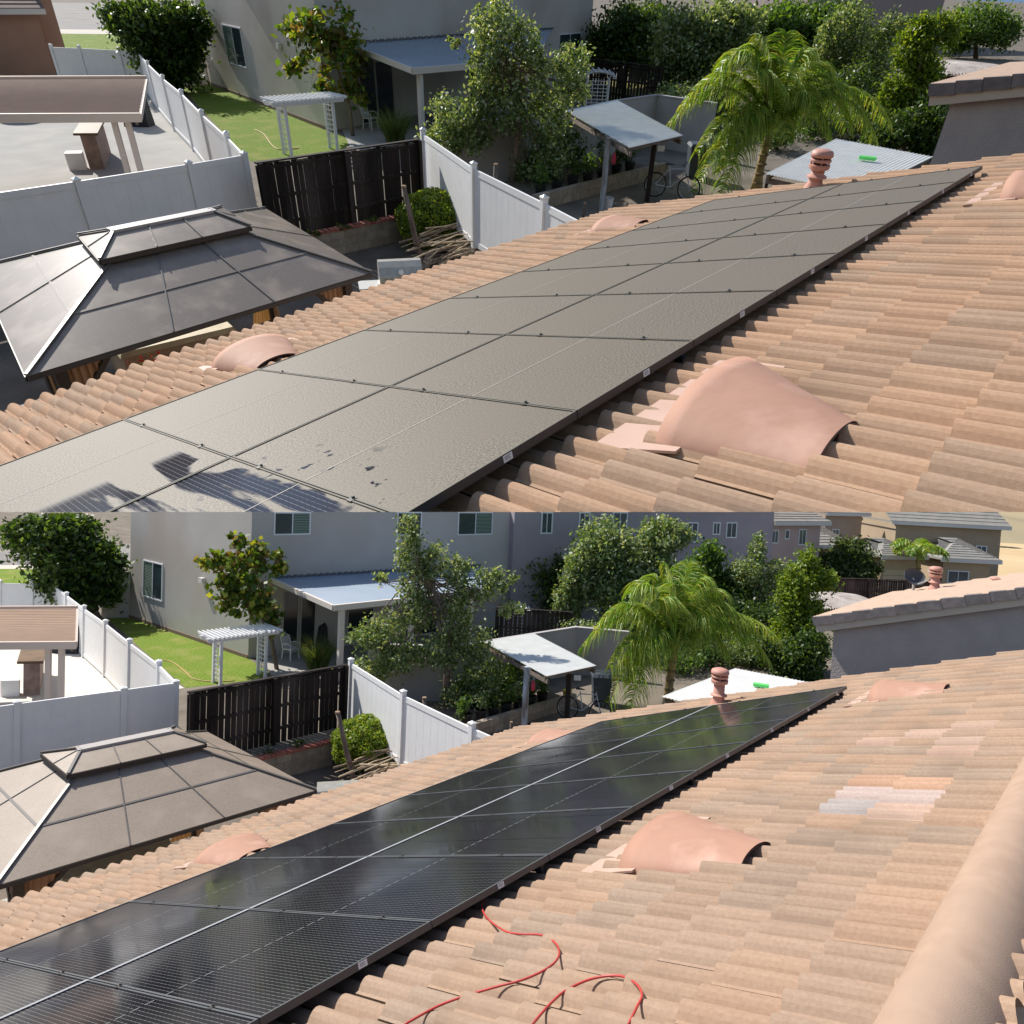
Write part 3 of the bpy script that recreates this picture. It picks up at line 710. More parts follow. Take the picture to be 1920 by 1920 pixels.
def block_wall(P, p0, p1, z0, h, label, cap=True, name='block_wall', col=(.36, .31, .25)):
    p0 = np.array([p0[0], p0[1], z0]); p1 = np.array([p1[0], p1[1], z0]); d = nz(p1-p0); L = np.linalg.norm(p1-p0); d2 = np.array([-d[1], d[0], 0]); d2 = d2 if d2@P.fh < 0 else -d2
    t = Thing(P, name, label, 'wall', p0); mb = MB(); rows = max(1, round(h/.19)); rh = h/rows; rr = random.Random(8)
    for j in range(rows):
        x = -(.2 if j % 2 else 0)
        while x < L:
            a, b = max(0, x), min(L, x+.395)
            if b-a > .03:
                f = rr.uniform(.85, 1.1); mb.pbox(p0+d*(a+.004)+[0, 0, j*rh+.004]+d2*rr.uniform(0, .004), d*(b-a-.008), -d2*.19, (0, 0, rh-.008), (f, f, f))
            x += .4
    t.part('blocks', mb, mat(P, name+'_block', col, .95, tuple(c*.75 for c in col), 5, attr=True, bump=.004, bscale=60))
    t.part('mortar', MB().pbox(p0-d2*.008, d*L, -d2*.17, (0, 0, h-.006)), mat(P, 'mortar', (.25, .23, .20), .95))
    if cap:
        mb = MB(); x = 0.
        while x < L:
            f = rr.uniform(.8, 1.15); mb.pbox(p0+d*x+d2*.03+[0, 0, h], d*min(.088, L-x), -d2*.24, (0, 0, .06), (f, f*.95, f*.95)); x += .1
        t.part('brick_cap', mb, mat(P, 'red_brick', (.30, .085, .06), .85, (.40, .16, .12), 6, attr=True))
        t.part('cap_mortar', MB().pbox(p0+d2*.02+[0, 0, h+.001], d*L, -d2*.22, (0, 0, .045)), mat(P, 'cap_mortar', (.55, .50, .44), .9))
    return t
def gazebo(P, FL, FR, BR, z):
    A_ = P is A; z0 = -.6
    FL, FR, BR = (P.G(*q, z) for q in (FL, FR, BR)); BL = FL+BR-FR; c = (FL+FR+BR+BL)/4; ex, ey = (FR-FL)/2, (BR-FR)/2
    P.gz = (c, ex, ey, z)
    t = Thing(P, 'gazebo', 'large brown gazebo with a two tiered hip roof', 'gazebo', [c[0], c[1], z0])
    fm = mat(P, 'gazebo_steel_sheet', (.20, .165, .135) if A_ else (.29, .235, .185), .34 if A_ else .5, (.17, .14, .115) if A_ else (.24, .19, .15), 34, spec=.6, col3=(.32, .26, .21), n3=2)  # far plot's sheet is darker: its lower sun and tier shade are painted in
    rib = mat(P, 'gazebo_rib', (.13, .12, .11), .4, spec=.5); dark = mat(P, 'gazebo_frame', (.05, .04, .035), .5)
    P_ = lambda x, y, zz: c+ex*x+ey*y+np.array([0, 0, zz-c[2]])
    dz = .60 if A_ else .75; rz = .15; kx, ky = .38, .235; tx, ty = .455, .30; hx = .30    # slope rise, upper opening, tier eave, ridge half length
    def tier(s0, s0y, z0_, s1x, s1y, z1_, nm):
        lo_ = [P_(x*s0, y*s0y, z0_) for x, y in ((-1, -1), (1, -1), (1, 1), (-1, 1))]
        hi = [P_(x*s1x, y*s1y, z1_) for x, y in ((-1, -1), (1, -1), (1, 1), (-1, 1))]
        names = ['front_slope', 'right_slope', 'rear_slope', 'left_slope']
        for i in range(4):
            j = (i+1) % 4; a, b, d, e = lo_[i], lo_[j], hi[j], hi[i]; nn = nz(np.cross(b-a, e-a)); nn = nn if nn[2] > 0 else -nn
            mb = MB().hexa([a, b, d, e, a+nn*.02, b+nn*.02, d+nn*.02, e+nn*.02]); t.part('roof_slope' if nm == 'lower' else 'upper_slope', mb, fm)
            t.part('hip_rib', MB().beam(a+nn*.02+[0, 0, .03], e+nn*.02+[0, 0, .03], .045, .02), rib)
            nr = 2 if nm == 'lower' else 2
            if i % 2 == 0:
                for f in (.33, .67):
                    q0, q1 = a+(b-a)*(.06+.88*f), e+(d-e)*f
                    t.part('rib', MB().beam(q0+nn*.034, q1+nn*.034, .018, .010, nn), rib)
            else:
                q0, q1 = (a+b)/2, (e+d)/2; t.part('rib', MB().beam(q0+nn*.034, q1+nn*.034, .018, .010, nn), rib)
            if nm == 'lower':
                q0, q1 = a+(e-a)*.48, b+(d-b)*.48; t.part('seam', MB().beam(q0+nn*.030, q1+nn*.030, .035, .006, nn), rib if not A_ else fm)
            t.part('edge_trim', MB().pbox(a-[0, 0, .05]+nz((b-a))*0, b-a, nz(nn*[1, 1, 0])*.02, (0, 0, .06)), dark)
        return hi
    tier(1., 1., z, kx, ky, z+dz-.07, 'lower')
    tier(tx, ty, z+dz, hx, .02, z+dz+rz, 'upper')
    zt = z+dz+rz
    t.part('ridge_cap', MB().beam(P_(-hx-.02, 0, zt+.045), P_(hx+.02, 0, zt+.045), .20, .05), mat(P, 'ridge_metal', (.42, .39, .37), .4, spec=.6))
    mb = MB()
    for x0, y0, x1, y1 in ((-kx, -ky, kx, -ky), (kx, -ky, kx, ky), (-kx, -ky, -kx, ky), (-kx, ky, kx, ky)):
        a, b = P_(x0, y0, z+dz-.03), P_(x1, y1, z+dz-.03); mb.beam(a, b, .04, .10)
    t.part('vent_frame', mb, dark)
    ins = .86; ux, uy = nz(ex), nz(ey)
    wood = mat(P, 'gazebo_post', (.055, .04, .03), .6)
    cs = [(-ins, -ins), (ins, -ins), (ins, ins), (-ins, ins)]
    for x, y in cs:
        b = P_(x, y, z0); t.part('post', MB().post(b, z-z0-.02, .14, .14, ux), wood)
        for dx, dy in ((-x/ins, 0), (0, -y/ins)):
            v = ux*dx+uy*dy; t.part('brace', MB().beam(b+[0, 0, z-z0-.75], b+v*.62+[0, 0, z-z0-.08], .06, .07), wood)
    for (x, y), (x2, y2) in zip(cs, cs[1:]+cs[:1]):
        a, b = P_(x, y, z-.02), P_(x2, y2, z-.02); t.part('beam', MB().beam(a, b, .08, .14), wood)
    cm = mat(P, 'curtain_cloth', (.42, .25, .15), .8, (.34, .19, .11), 4, trans=.15)
    for (x, y) in cs:                                   # gathered curtains tied at the posts
        for sx, v, L in (((-1 if x > 0 else 1), ux, .42), ((-1 if y > 0 else 1), uy, .34)):
            o = P_(x, y, z-.16)+v*sx*.08; mb = MB(); n_ = 22; rows = []
            for r_ in range(7):
                f = r_/6; wd = L*(1-.62*math.exp(-((f-.62)/.2)**2)); zz = -f*(z-z0-.3)
                nr_ = uy if v is ux else ux
                rows.append([o+v*sx*wd*i/n_+nr_*.022*math.sin(i*1.3)+np.array([0, 0, zz]) for i in range(n_+1)])
            for r_ in range(6):
                for i in range(n_): mb.face([rows[r_][i], rows[r_+1][i], rows[r_+1][i+1], rows[r_][i+1]])
            t.part('curtain', mb, cm, smooth=False)
    return t
def leaning_post(P, base_px, top_px, z, label, r=.05, name='wooden_post', straight=False, group='old timber posts by the yard'):
    b = P.G(*base_px, z); tp = P.D(*top_px, b)
    t = Thing(P, name, label, 'wooden post', b, group); mb = MB()
    n_ = 5; mb.tube([b-[0, 0, .1]]+[b+(tp-b)*f+np.array([.012*math.sin(f*9), .012*math.cos(f*7), 0]) for f in (.25, .5, .75, 1)], [r*1.1, r, r*1.02, r*.93, r*.9], 10)
    wm = mat(P, 'weathered_post', (.12, .085, .07), .9, (.21, .17, .145), 9, stretch=(1, 1, .2), bump=.01, bscale=20)
    t.part('shaft', mb, wm, smooth=True)
    t.part('post_end', MB().lathe(tp-[0, 0, .03], [(r*.96, 0), (r*.98, .04), (r*.6, .05), (.002, .045)], 10), mat(P, 'cut_wood', (.30, .21, .14), .9))
    mb = MB()
    q = b+(tp-b)*.35; mb.lathe(q, [(r*1.1, 0), (r*1.14, .02), (r*1.1, .04)], 10); t.part('wire_tie', mb, mat(P, 'rust_wire', (.12, .07, .05), .7)); return t
def corrugated(P, c4, label, col, posts=(), name='corrugated_canopy', z_under=.0, ribs='u', pitch=.076, amp=.011, group=None, stain=None):
    """c4: corners 3D in order; corrugations run from edge 0-3 to edge 1-2"""
    c4 = [np.array(c, float) for c in c4]; t = Thing(P, name, label, 'canopy', [c4[0][0], c4[0][1], z_under], group)
    a, b, c, d = c4; L = max(np.linalg.norm(d-a), np.linalg.norm(c-b)); n_ = int(L/pitch*4); mb = MB(); nn = nz(np.cross(b-a, d-a)); nn = nn if nn[2] > 0 else -nn
    rows = []
    for i in range(n_+1):
        f = i/n_; z = nn*amp*math.sin(f*L/pitch*2*math.pi); p, q = a+(d-a)*f+z, b+(c-b)*f+z; rows.append((p, q))
    for i in range(n_): mb.face([rows[i][0], rows[i+1][0], rows[i+1][1], rows[i][1]])
    for i in range(n_):
        p = [x-nn*.004 for x in (rows[i][0], rows[i][1], rows[i+1][1], rows[i+1][0])]; mb.face(p)
    t.part('sheet', mb, mat(P, name+'_sheet', col, .7, tuple(x*.92 for x in col), 2.5, spec=.1, col3=stain, n3=1.1, trans=.12), smooth=True)
    wm = mat(P, 'frame_timber', (.14, .11, .09), .9, (.22, .18, .15), 6)
    mb = MB()
    for f in (.03, .5, .97): t.part('rafter', MB().beam(a+(d-a)*f-nn*.018, b+(c-b)*f-nn*.018, .05, .09, nn), wm)
    for f in (.03, .97): t.part('beam', MB().beam(a+(b-a)*f-nn*.11, d+(c-d)*f-nn*.11, .06, .11, nn), wm)
    for bp, tp, w_, kind in posts:
        b_ = P.G(*bp, 0); h = P.D(*tp, b_)[2]
        m = mat(P, 'peeling_post', (.50, .58, .66), .8, (.20, .17, .15), 5, stretch=(1, 1, .3)) if kind == 'peel' else mat(P, 'dark_post', (.035, .026, .022), .85)
        t.part('post', MB().post(b_, h-.0, w_, w_, (1, .4, 0)), m)
    return t
def window(t, P, p0, p1, px, label=None, parent=None, panes=2, frame=(.72, .74, .76), blind=False, glassc=(.03, .045, .05), fw=.055, out=.0):
    """px: the four corners as seen; on the wall plane through p0 and p1"""
    q = [P.W(x, y, p0, p1) for x, y in px]; d = nz((np.array(p1)-np.array(p0))*[1, 1, 0]); nn = np.array([-d[1], d[0], 0]); nn = nn if nn@(P.C-q[0]) > 0 else -nn
    s = [np.dot(x-q[0], d) for x in q]; x0, x1 = (s[0]+s[3])/2, (s[1]+s[2])/2; zt, zb = (q[0][2]+q[1][2])/2, (q[2][2]+q[3][2])/2
    if x1 < x0: x0, x1 = x1, x0
    o = q[0]+d*x0; o = np.array([o[0], o[1], zb])+nn*out; w_, h = x1-x0, zt-zb
    fm = mat(t.P, 'window_frame_%d' % int(frame[0]*100), frame, .5); mb = MB()
    mb.pbox(o-nn*.02, d*fw, nn*.06, (0, 0, h)); mb.pbox(o+d*(w_-fw)-nn*.02, d*fw, nn*.06, (0, 0, h))
    mb.pbox(o+d*fw-nn*.02, d*(w_-2*fw), nn*.06, (0, 0, fw)); mb.pbox(o+d*fw-nn*.02+[0, 0, h-fw], d*(w_-2*fw), nn*.06, (0, 0, fw))
    for k in range(1, panes): mb.pbox(o+d*(w_*k/panes-.02)-nn*.018+[0, 0, fw], d*.04, nn*.055, (0, 0, h-2*fw))
    f = t.part('window', mb, fm, parent)
    if f is None: return None
    gm = mat(P, 'window_glass_%d' % int(glassc[0]*100), glassc, .08, tuple(c*1.6 for c in glassc), .8, spec=.6)
    if not parent: t.part('pane', MB().pbox(o+d*.02+nn*.004+[0, 0, .02], d*(w_-.04), nn*.012, (0, 0, h-.04)), gm, f)
    if blind and not parent:
        mb = MB(); n_ = int(h/.07)
        for k in range(n_): mb.pbox(o+d*(w_*.52)+nn*.017+[0, 0, fw+k*(h-2*fw)/n_], d*(w_*.44), nn*.004, (0, 0, .035))
        t.part('blind', mb, mat(P, 'blind_slats', (.22, .30, .24), .7), f)
    return f
# ------------------------------------------------------------------ small things
def pergola(P, label, lb, lt, rb, rt, wide=.55, name='garden_pergola'):
    """lb/rb foot of the left/right trellis, lt/rt its top"""
    L, R_ = P.G(*lb, 0), P.G(*rb, 0); h = (P.D(*lt, L)[2]+P.D(*rt, R_)[2])/2
    d = nz((R_-L)*[1, 1, 0]); d2 = np.array([-d[1], d[0], 0]); d2 = d2 if d2@P.fh > 0 else -d2
    t = Thing(P, name, label, 'pergola', (L+R_)/2); m = mat(P, 'white_painted_wood', (.78, .78, .79), .55, (.70, .70, .72), 4)
    for q in (L, R_):
        for k in (0, 1): t.part('post', MB().post(q+d2*wide*k, h, .09, .09, d), m)
        mb = MB(); n = 9
        for i in range(n): mb.pbox(q+d2*.02+[0, 0, .2+(h-.35)*i/(n-1)]-d*.012, d2*(wide-.04), d*.024, (0, 0, .03))
        mb.pbox(q+d2*(wide/2-.012)+[0, 0, .1]-d*.03, d2*.024, d*.018, (0, 0, h-.15)); t.part('trellis', mb, m)
    for k in (0, 1):
        a, b = L+d2*wide*k-d*.42, R_+d2*wide*k+d*.42
        for s_ in (-1, 1):
            o = a+d2*.055*s_-d2*.015; mb = MB().hexa([o+[0, 0, h-.02], o+(b-a)+[0, 0, h-.02], o+(b-a)+d2*.03+[0, 0, h-.02], o+d2*.03+[0, 0, h-.02],
                o-d*.08+[0, 0, h+.12], o+(b-a)+d*.08+[0, 0, h+.12], o+(b-a)+d*.08+d2*.03+[0, 0, h+.12], o-d*.08+d2*.03+[0, 0, h+.12]]); t.part('beam', mb, m)
    span = np.linalg.norm(R_-L)+.84; n = 17
    for i in range(n):
        o = L-d*.40+d*(span-.06)*i/(n-1)-d2*.35+[0, 0, h+.121]; t.part('slat', MB().hexa([o, o+d*.035, o+d*.035+d2*(wide+.7), o+d2*(wide+.7), o-d2*.06+[0, 0, .08], o+d*.035-d2*.06+[0, 0, .08], o+d*.035+d2*(wide+.76)+[0, 0, .08], o+d2*(wide+.76)+[0, 0, .08]]), m)
    return t
def arbor(P, label, base_px, top_px, w_px):
    b = P.G(*base_px, 0); h = P.D(*top_px, b)[2]; w_ = w_px*P.mpp(b); d = P.lat; d2 = P.fh
    t = Thing(P, 'lattice_arbor', label, 'arbor', b); m = mat(P, 'white_painted_wood', (.78, .78, .79), .55, (.70, .70, .72), 4)
    for s_ in (-.5, .5):
        for k in (0, .5): t.part('post', MB().post(b+d*w_*s_+d2*k, h, .08, .08, d), m)
    mb = MB()
    for i in range(1, 4): mb.pbox(b-d*w_*.5+d*w_*i/4-d*.018+[0, 0, .1]-d2*.012, d*.036, d2*.02, (0, 0, h-.12))
    for i in range(7): mb.pbox(b-d*w_*.5+[0, 0, .15+(h-.3)*i/6]-d2*.03, d*w_, d2*.016, (0, 0, .036))
    t.part('lattice', mb, m)
    for k in (-.1, .6):
        mb = MB(); pts = [b+d*w_*.75*math.sin(a_)+d2*k+[0, 0, h-.05+.32*math.cos(a_)] for a_ in np.linspace(-1.45, 1.45, 11)]; mb.tube(pts, .05, 6); t.part('arch', mb, m)
    for i in range(9):
        a_ = -1.4+2.8*i/8; o = b+d*w_*.77*math.sin(a_)+[0, 0, h-.01+.34*math.cos(a_)]-d2*.3; t.part('slat', MB().pbox(o-d*.02, d*.05, d2*1.1, (0, 0, .05)), m)
    return t
def garden_chair(P, b, label, d):
    t = Thing(P, 'garden_chair', label, 'chair', b); b = np.array(b, float); m = mat(P, 'white_plastic', (.72, .73, .75), .4, spec=.4); d = nz(d); e = np.array([-d[1], d[0], 0])
    t.part('seat', MB().pbox(b-d*.22-e*.22+[0, 0, .42], d*.44, e*.44, (0, 0, .035)), m)
    for x in (-1, 1):
        for y in (-1, 1): t.part('leg', MB().beam(b+d*.23*x+e*.23*y, b+d*.19*x+e*.19*y+[0, 0, .42], .035, .035, d), m)
        t.part('armrest', MB().tube([b+d*.2*-1+e*.24*x+[0, 0, .62], b+e*.25*x+[0, 0, .66], b+d*.22+e*.24*x+[0, 0, .62], b+d*.22+e*.23*x+[0, 0, .44]], .018, 6), m)
    mb = MB()
    for k in range(6): mb.beam(b-d*.21+e*(-.17+.068*k)+[0, 0, .46], b-d*.31+e*(-.17+.068*k)+[0, 0, .90], .04, .014, d)
    mb2 = MB().tube([b-d*.2-e*.23+[0, 0, .44], b-d*.32-e*.22+[0, 0, .86], b-d*.34+[0, 0, .98], b-d*.32+e*.22+[0, 0, .86], b-d*.2+e*.23+[0, 0, .44]], .02, 6)
    t.part('back_slats', mb, m); t.part('back_frame', mb2, m); return t
def bbq(P, b, label, d, s=1.0):
    """silver barbecue: hood with an arched profile, side shelf, cart"""
    b = np.array(b, float); d = nz(d); e = np.array([-d[1], d[0], 0]); e = e if e@P.fh < 0 else -e
    t = Thing(P, 'barbecue_grill', label, 'barbecue', b); sm = mat(P, 'grill_steel', (.42, .41, .37), .42, (.34, .33, .30), 8, metal=.35, spec=.5); bk = mat(P, 'grill_black', (.03, .03, .03), .5)
    w_ = .78*s; h0 = .82*s
    t.part('cart', MB().pbox(b-d*w_/2-e*.26*s+[0, 0, .08], d*w_, e*.52*s, (0, 0, h0-.10)), bk)
    t.part('firebox', MB().pbox(b-d*w_/2-e*.28*s+[0, 0, h0-.02], d*w_, e*.56*s, (0, 0, .10)), sm)
    prof = [(-.30, .08), (-.30, .22), (-.24, .36), (-.12, .44), (.04, .45), (.17, .38), (.27, .24), (.30, .08)]; mb = MB()
    A0 = [b-d*w_/2+e*x*s+[0, 0, h0+z*s] for x, z in prof]; A1 = [p+d*w_ for p in A0]; n = len(A0)
    mb.v = A0+A1; mb.f = [(i, i+1, n+i+1, n+i) for i in range(n-1)]+[tuple(range(n))[::-1], tuple(range(n, 2*n)), (0, n, 2*n-1, n-1)]
    t.part('hood', mb, sm)
    t.part('handle', MB().tube([b-d*w_*.36+e*.27*s+[0, 0, h0+.2*s], b-d*w_*.36+e*.36*s+[0, 0, h0+.2*s], b+d*w_*.36+e*.36*s+[0, 0, h0+.2*s], b+d*w_*.36+e*.27*s+[0, 0, h0+.2*s]], .014, 8), sm)
    q = b+e*.24*s+[0, 0, h0+.30*s]; t.part('thermometer', MB().lathe(q, [(.055, 0), (.055, .03), (.04, .035), (.002, .036)], 16, nz(e*.8+[0, 0, .55])), mat(P, 'gauge', (.75, .75, .72), .3))
    for sg in (-1, 1): t.part('side_shelf', MB().pbox(b+d*sg*(w_/2+.19*s)-d*.19*s-e*.22*s+[0, 0, h0], d*.38*s, e*.44*s, (0, 0, .035)), mat(P, 'shelf_steel', (.60, .60, .58), .4, metal=.2))
    for sg in (-1, 1):
        for k in (-1, 1): t.part('wheel', MB().lathe(b+d*sg*w_*.42+e*k*.2*s+[0, 0, .04]-d*.015, [(.045, 0), (.05, .01), (.05, .03), (.045, .04)], 12, d), bk)
    return t
def bicycle(P, b, d, label, s=1.0):
    b = np.array(b, float); d = nz(d); t = Thing(P, 'bicycle', label, 'bicycle', b); up = np.array([0, 0, 1.]); side = np.array([-d[1], d[0], 0]); lean = side*.12
    tyre = mat(P, 'tyre_rubber', (.02, .02, .02), .8); rim = mat(P, 'rim_metal', (.5, .5, .52), .3, metal=.8); fr = mat(P, 'bike_paint', (.55, .57, .60), .35); blk = mat(P, 'bike_black', (.02, .02, .02), .5)
    pt = lambda x, z: b+d*x*s+(up+lean)*z*s
    for x, nm in ((-.52, 'rear_wheel'), (.52, 'front_wheel')):
        c = pt(x, .34); ring = [c+(d*math.cos(a_)+(up+lean)*math.sin(a_))*.33*s for a_ in np.linspace(0, 2*math.pi, 29)]
        w_ = t.part(nm, MB().tube([c-side*.03*s, c+side*.03*s], .03*s, 8), rim)
        t.part('tyre', MB().tube(ring, .022*s, 6, cap=False), tyre, w_)
        t.part('rim', MB().tube([c+(p-c)*.93 for p in ring], .009*s, 5, cap=False), rim, w_)
        mb = MB()
        for k in range(14): a_ = k*2*math.pi/14; mb.tube([c, c+(d*math.cos(a_)+(up+lean)*math.sin(a_))*.31*s], .0025*s, 4)
        t.part('spokes', mb, rim, w_)
    mb = MB()
    for p, q in (((-.52, .34), (-.14, .82)), ((-.52, .34), (-.05, .30)), ((-.05, .30), (-.16, .88)), ((-.05, .30), (.36, .74)), ((-.15, .80), (.34, .84)), ((.52, .34), (.33, .92))): mb.tube([pt(*p), pt(*q)], .017*s, 7)
    t.part('frame', mb, fr)
    h = pt(.31, .98); t.part('handlebar', MB().tube([h-side*.28*s-d*.06*s, h-side*.2*s, h, h+side*.2*s, h+side*.28*s-d*.06*s], .012*s, 6), blk)
    t.part('saddle', MB().hexa([pt(-.28, .92)+side*.07*s*y if y else pt(-.02, .93) for y in (-1, 0, 0, 1)]+[pt(-.28, .965)+side*.075*s*y if y else pt(-.02, .95) for y in (-1, 0, 0, 1)]), blk)
    t.part('crank', MB().tube([pt(-.05, .30)-side*.09*s+d*.12*s, pt(-.05, .30)-side*.06*s, pt(-.05, .30)+side*.06*s, pt(-.05, .30)+side*.09*s-d*.12*s], .01*s, 6), blk); return t
def far_house(P, label, p0, p1, hw, depth, rise, col, roofc, wins, name='neighbour_house', over=.5, hip=False, gable_side=False, doors=(), z0=0.):
    p0 = np.array([p0[0], p0[1], z0]); p1 = np.array([p1[0], p1[1], z0]); d = nz(p1-p0); nn = np.array([-d[1], d[0], 0]); nn = nn if nn@P.fh > 0 else -nn
    t = Thing(P, name, label, 'house', p0); L = np.linalg.norm(p1-p0)
    wm = mat(P, name+'_stucco_%d_%d' % (int(col[0]*100), int(col[2]*100)), col, .95, tuple(c*.93 for c in col), 1.2, col3=tuple(c*.85 for c in col), n3=.35)
    t.part('wall', MB().pbox(p0, d*L, nn*depth, (0, 0, hw)), wm)
    if roofc:
        o = over; a, b = p0-d*o-nn*o, p1+d*o-nn*o; c, e = p1+d*o+nn*(depth+o), p0-d*o+nn*(depth+o); U = np.array([0, 0, hw+.02])
        hz = o+depth/2; ins = hz if hip else 0.
        r0, r1 = (a+e)/2+d*ins+[0, 0, rise], (b+c)/2-d*ins+[0, 0, rise]; rm = mat(P, 'far_roof_%d' % int(roofc[0]*100), roofc, .9, tuple(x*.85 for x in roofc), 2)
        mb = MB(); T = np.array([0, 0, .16]); q = [x+U for x in (a, b, c, e, r0, r1)]; w_ = [x+T for x in q]
        mb.v = q+w_; f = [(0, 1, 5, 4), (2, 3, 4, 5), (1, 2, 5), (3, 0, 4)] if hip else [(0, 1, 5, 4), (2, 3, 4, 5)]
        mb.f = [tuple(reversed(x)) for x in f]+[tuple(i+6 for i in x) for x in f]+[(0, 1, 7, 6), (1, 2, 8, 7), (2, 3, 9, 8), (3, 0, 6, 9)]
        if not hip: mb.f += [(0, 4, 10, 6), (4, 3, 9, 10), (1, 7, 11, 5), (5, 11, 8, 2)]
        t.part('roof', mb, rm)
        mb = MB(); nrow = 9
        for i in range(1, nrow):
            f0 = i/nrow; mb.beam(q[0]+(q[4]-q[0])*f0+T+[0, 0, .03], q[1]+(q[5]-q[1])*f0+T+[0, 0, .03], .06, .03)
        t.part('tile_courses', mb, rm)
        if not hip:
            mb = MB(); q0, q1 = p0+[0, 0, hw], p0+nn*depth+[0, 0, hw]; r_ = (q0+q1)/2+[0, 0, rise*depth/(depth+2*o)]
            mb.face([q0, q1, r_]); mb.face([q0+d*L, q1+d*L, r_+d*L]); t.part('gable', mb, wm)
        t.part('fascia', MB().pbox(a+U-[0, 0, .14]-nn*.03, b-a, nn*.03, (0, 0, .26)), mat(P, 'white_trim', (.62, .60, .57), .6))
    for px in wins: window(t, P, p0, p1, [(px[0], px[1]), (px[2], px[1]), (px[2], px[3]), (px[0], px[3])], panes=2 if px[2]-px[0] > 12 else 1, fw=.07, glassc=(.05, .07, .085))
    for px in doors:
        q = [P.W(x, y, p0, p1) for x, y in ((px[0], px[1]), (px[2], px[3]))]; w_ = (q[1]-q[0])@d; dm = mat(P, 'garage_door', (.60, .50, .34), .7)
        o = q[0]*[1, 1, 0]-nn*.04; h = q[0][2]; dr = t.part('garage_door', MB().pbox(o, d*w_, nn*.05, (0, 0, h)), dm)
        mb = MB()
        for i in range(1, 4): mb.pbox(o-nn*.008+[0, 0, h*i/4], d*w_, nn*.007, (0, 0, .04))
        if dr: t.part('door_groove', mb, mat(P, 'groove', (.35, .29, .20), .8), dr)
    return t, wm, d, nn
def stick_pile(P, px, label):
    """px: corners of the heap on the yard"""
    q = [P.G(x, y, -.5) for x, y in px]; c = sum(q)/4; t = Thing(P, 'stick_pile', label, 'stick pile', [c[0], c[1], -.6]); rr = random.Random(3)
    m = mat(P, 'dry_cane', (.58, .46, .32), .8, (.42, .32, .21), 6); dk = mat(P, 'old_plank', (.16, .12, .09), .9, (.26, .20, .15), 7)
    for k in range(60):
        a = q[0]+(q[1]-q[0])*rr.random()+(q[3]-q[0])*rr.random(); an = rr.gauss(0, .35); d = nz((q[1]-q[0])*[1, 1, 0]+np.array([an, an*.5, 0])*np.linalg.norm(q[1]-q[0])); l = rr.uniform(1.0, 2.4)
        z = rr.uniform(.05, .85); s_ = a*[1, 1, 0]+[0, 0, -.6+z]; r = rr.uniform(.010, .028)
        t.part('stick', MB().tube([s_-d*l/2+[0, 0, rr.uniform(-.15, .05)], s_+[0, 0, .04], s_+d*l/2+[0, 0, rr.uniform(-.15, .15)]], [r, r*.9, r*.6], 6), m if k % 3 else dk)
    for k in range(5):
        a = q[0]+(q[1]-q[0])*rr.random()+(q[3]-q[0])*rr.random(); d = nz(np.array([rr.uniform(-1, 1), rr.uniform(-1, 1), 0])); t.part('plank', MB().pbox(a*[1, 1, 0]+[0, 0, -.6+.06*k], d*1.4, np.array([-d[1], d[0], 0])*.2, (0, 0, .04)), dk)
    return t
def hose_tube(P, pts, r, m, name, label, cat, base):
    # smooth curve through the points
    p = [np.array(x) for x in pts]; out = []
    for i in range(len(p)-1):
        a, b, c, d = p[max(i-1, 0)], p[i], p[i+1], p[min(i+2, len(p)-1)]
        for k in range(10):
            t = k/10; out.append(.5*((2*b)+(c-a)*t+(2*a-5*b+4*c-d)*t*t+(-a+3*b-3*c+d)*t**3))
    out.append(p[-1]); return single(P, name, MB().tube(out, r, 8), m, label, cat, base, smooth=True)
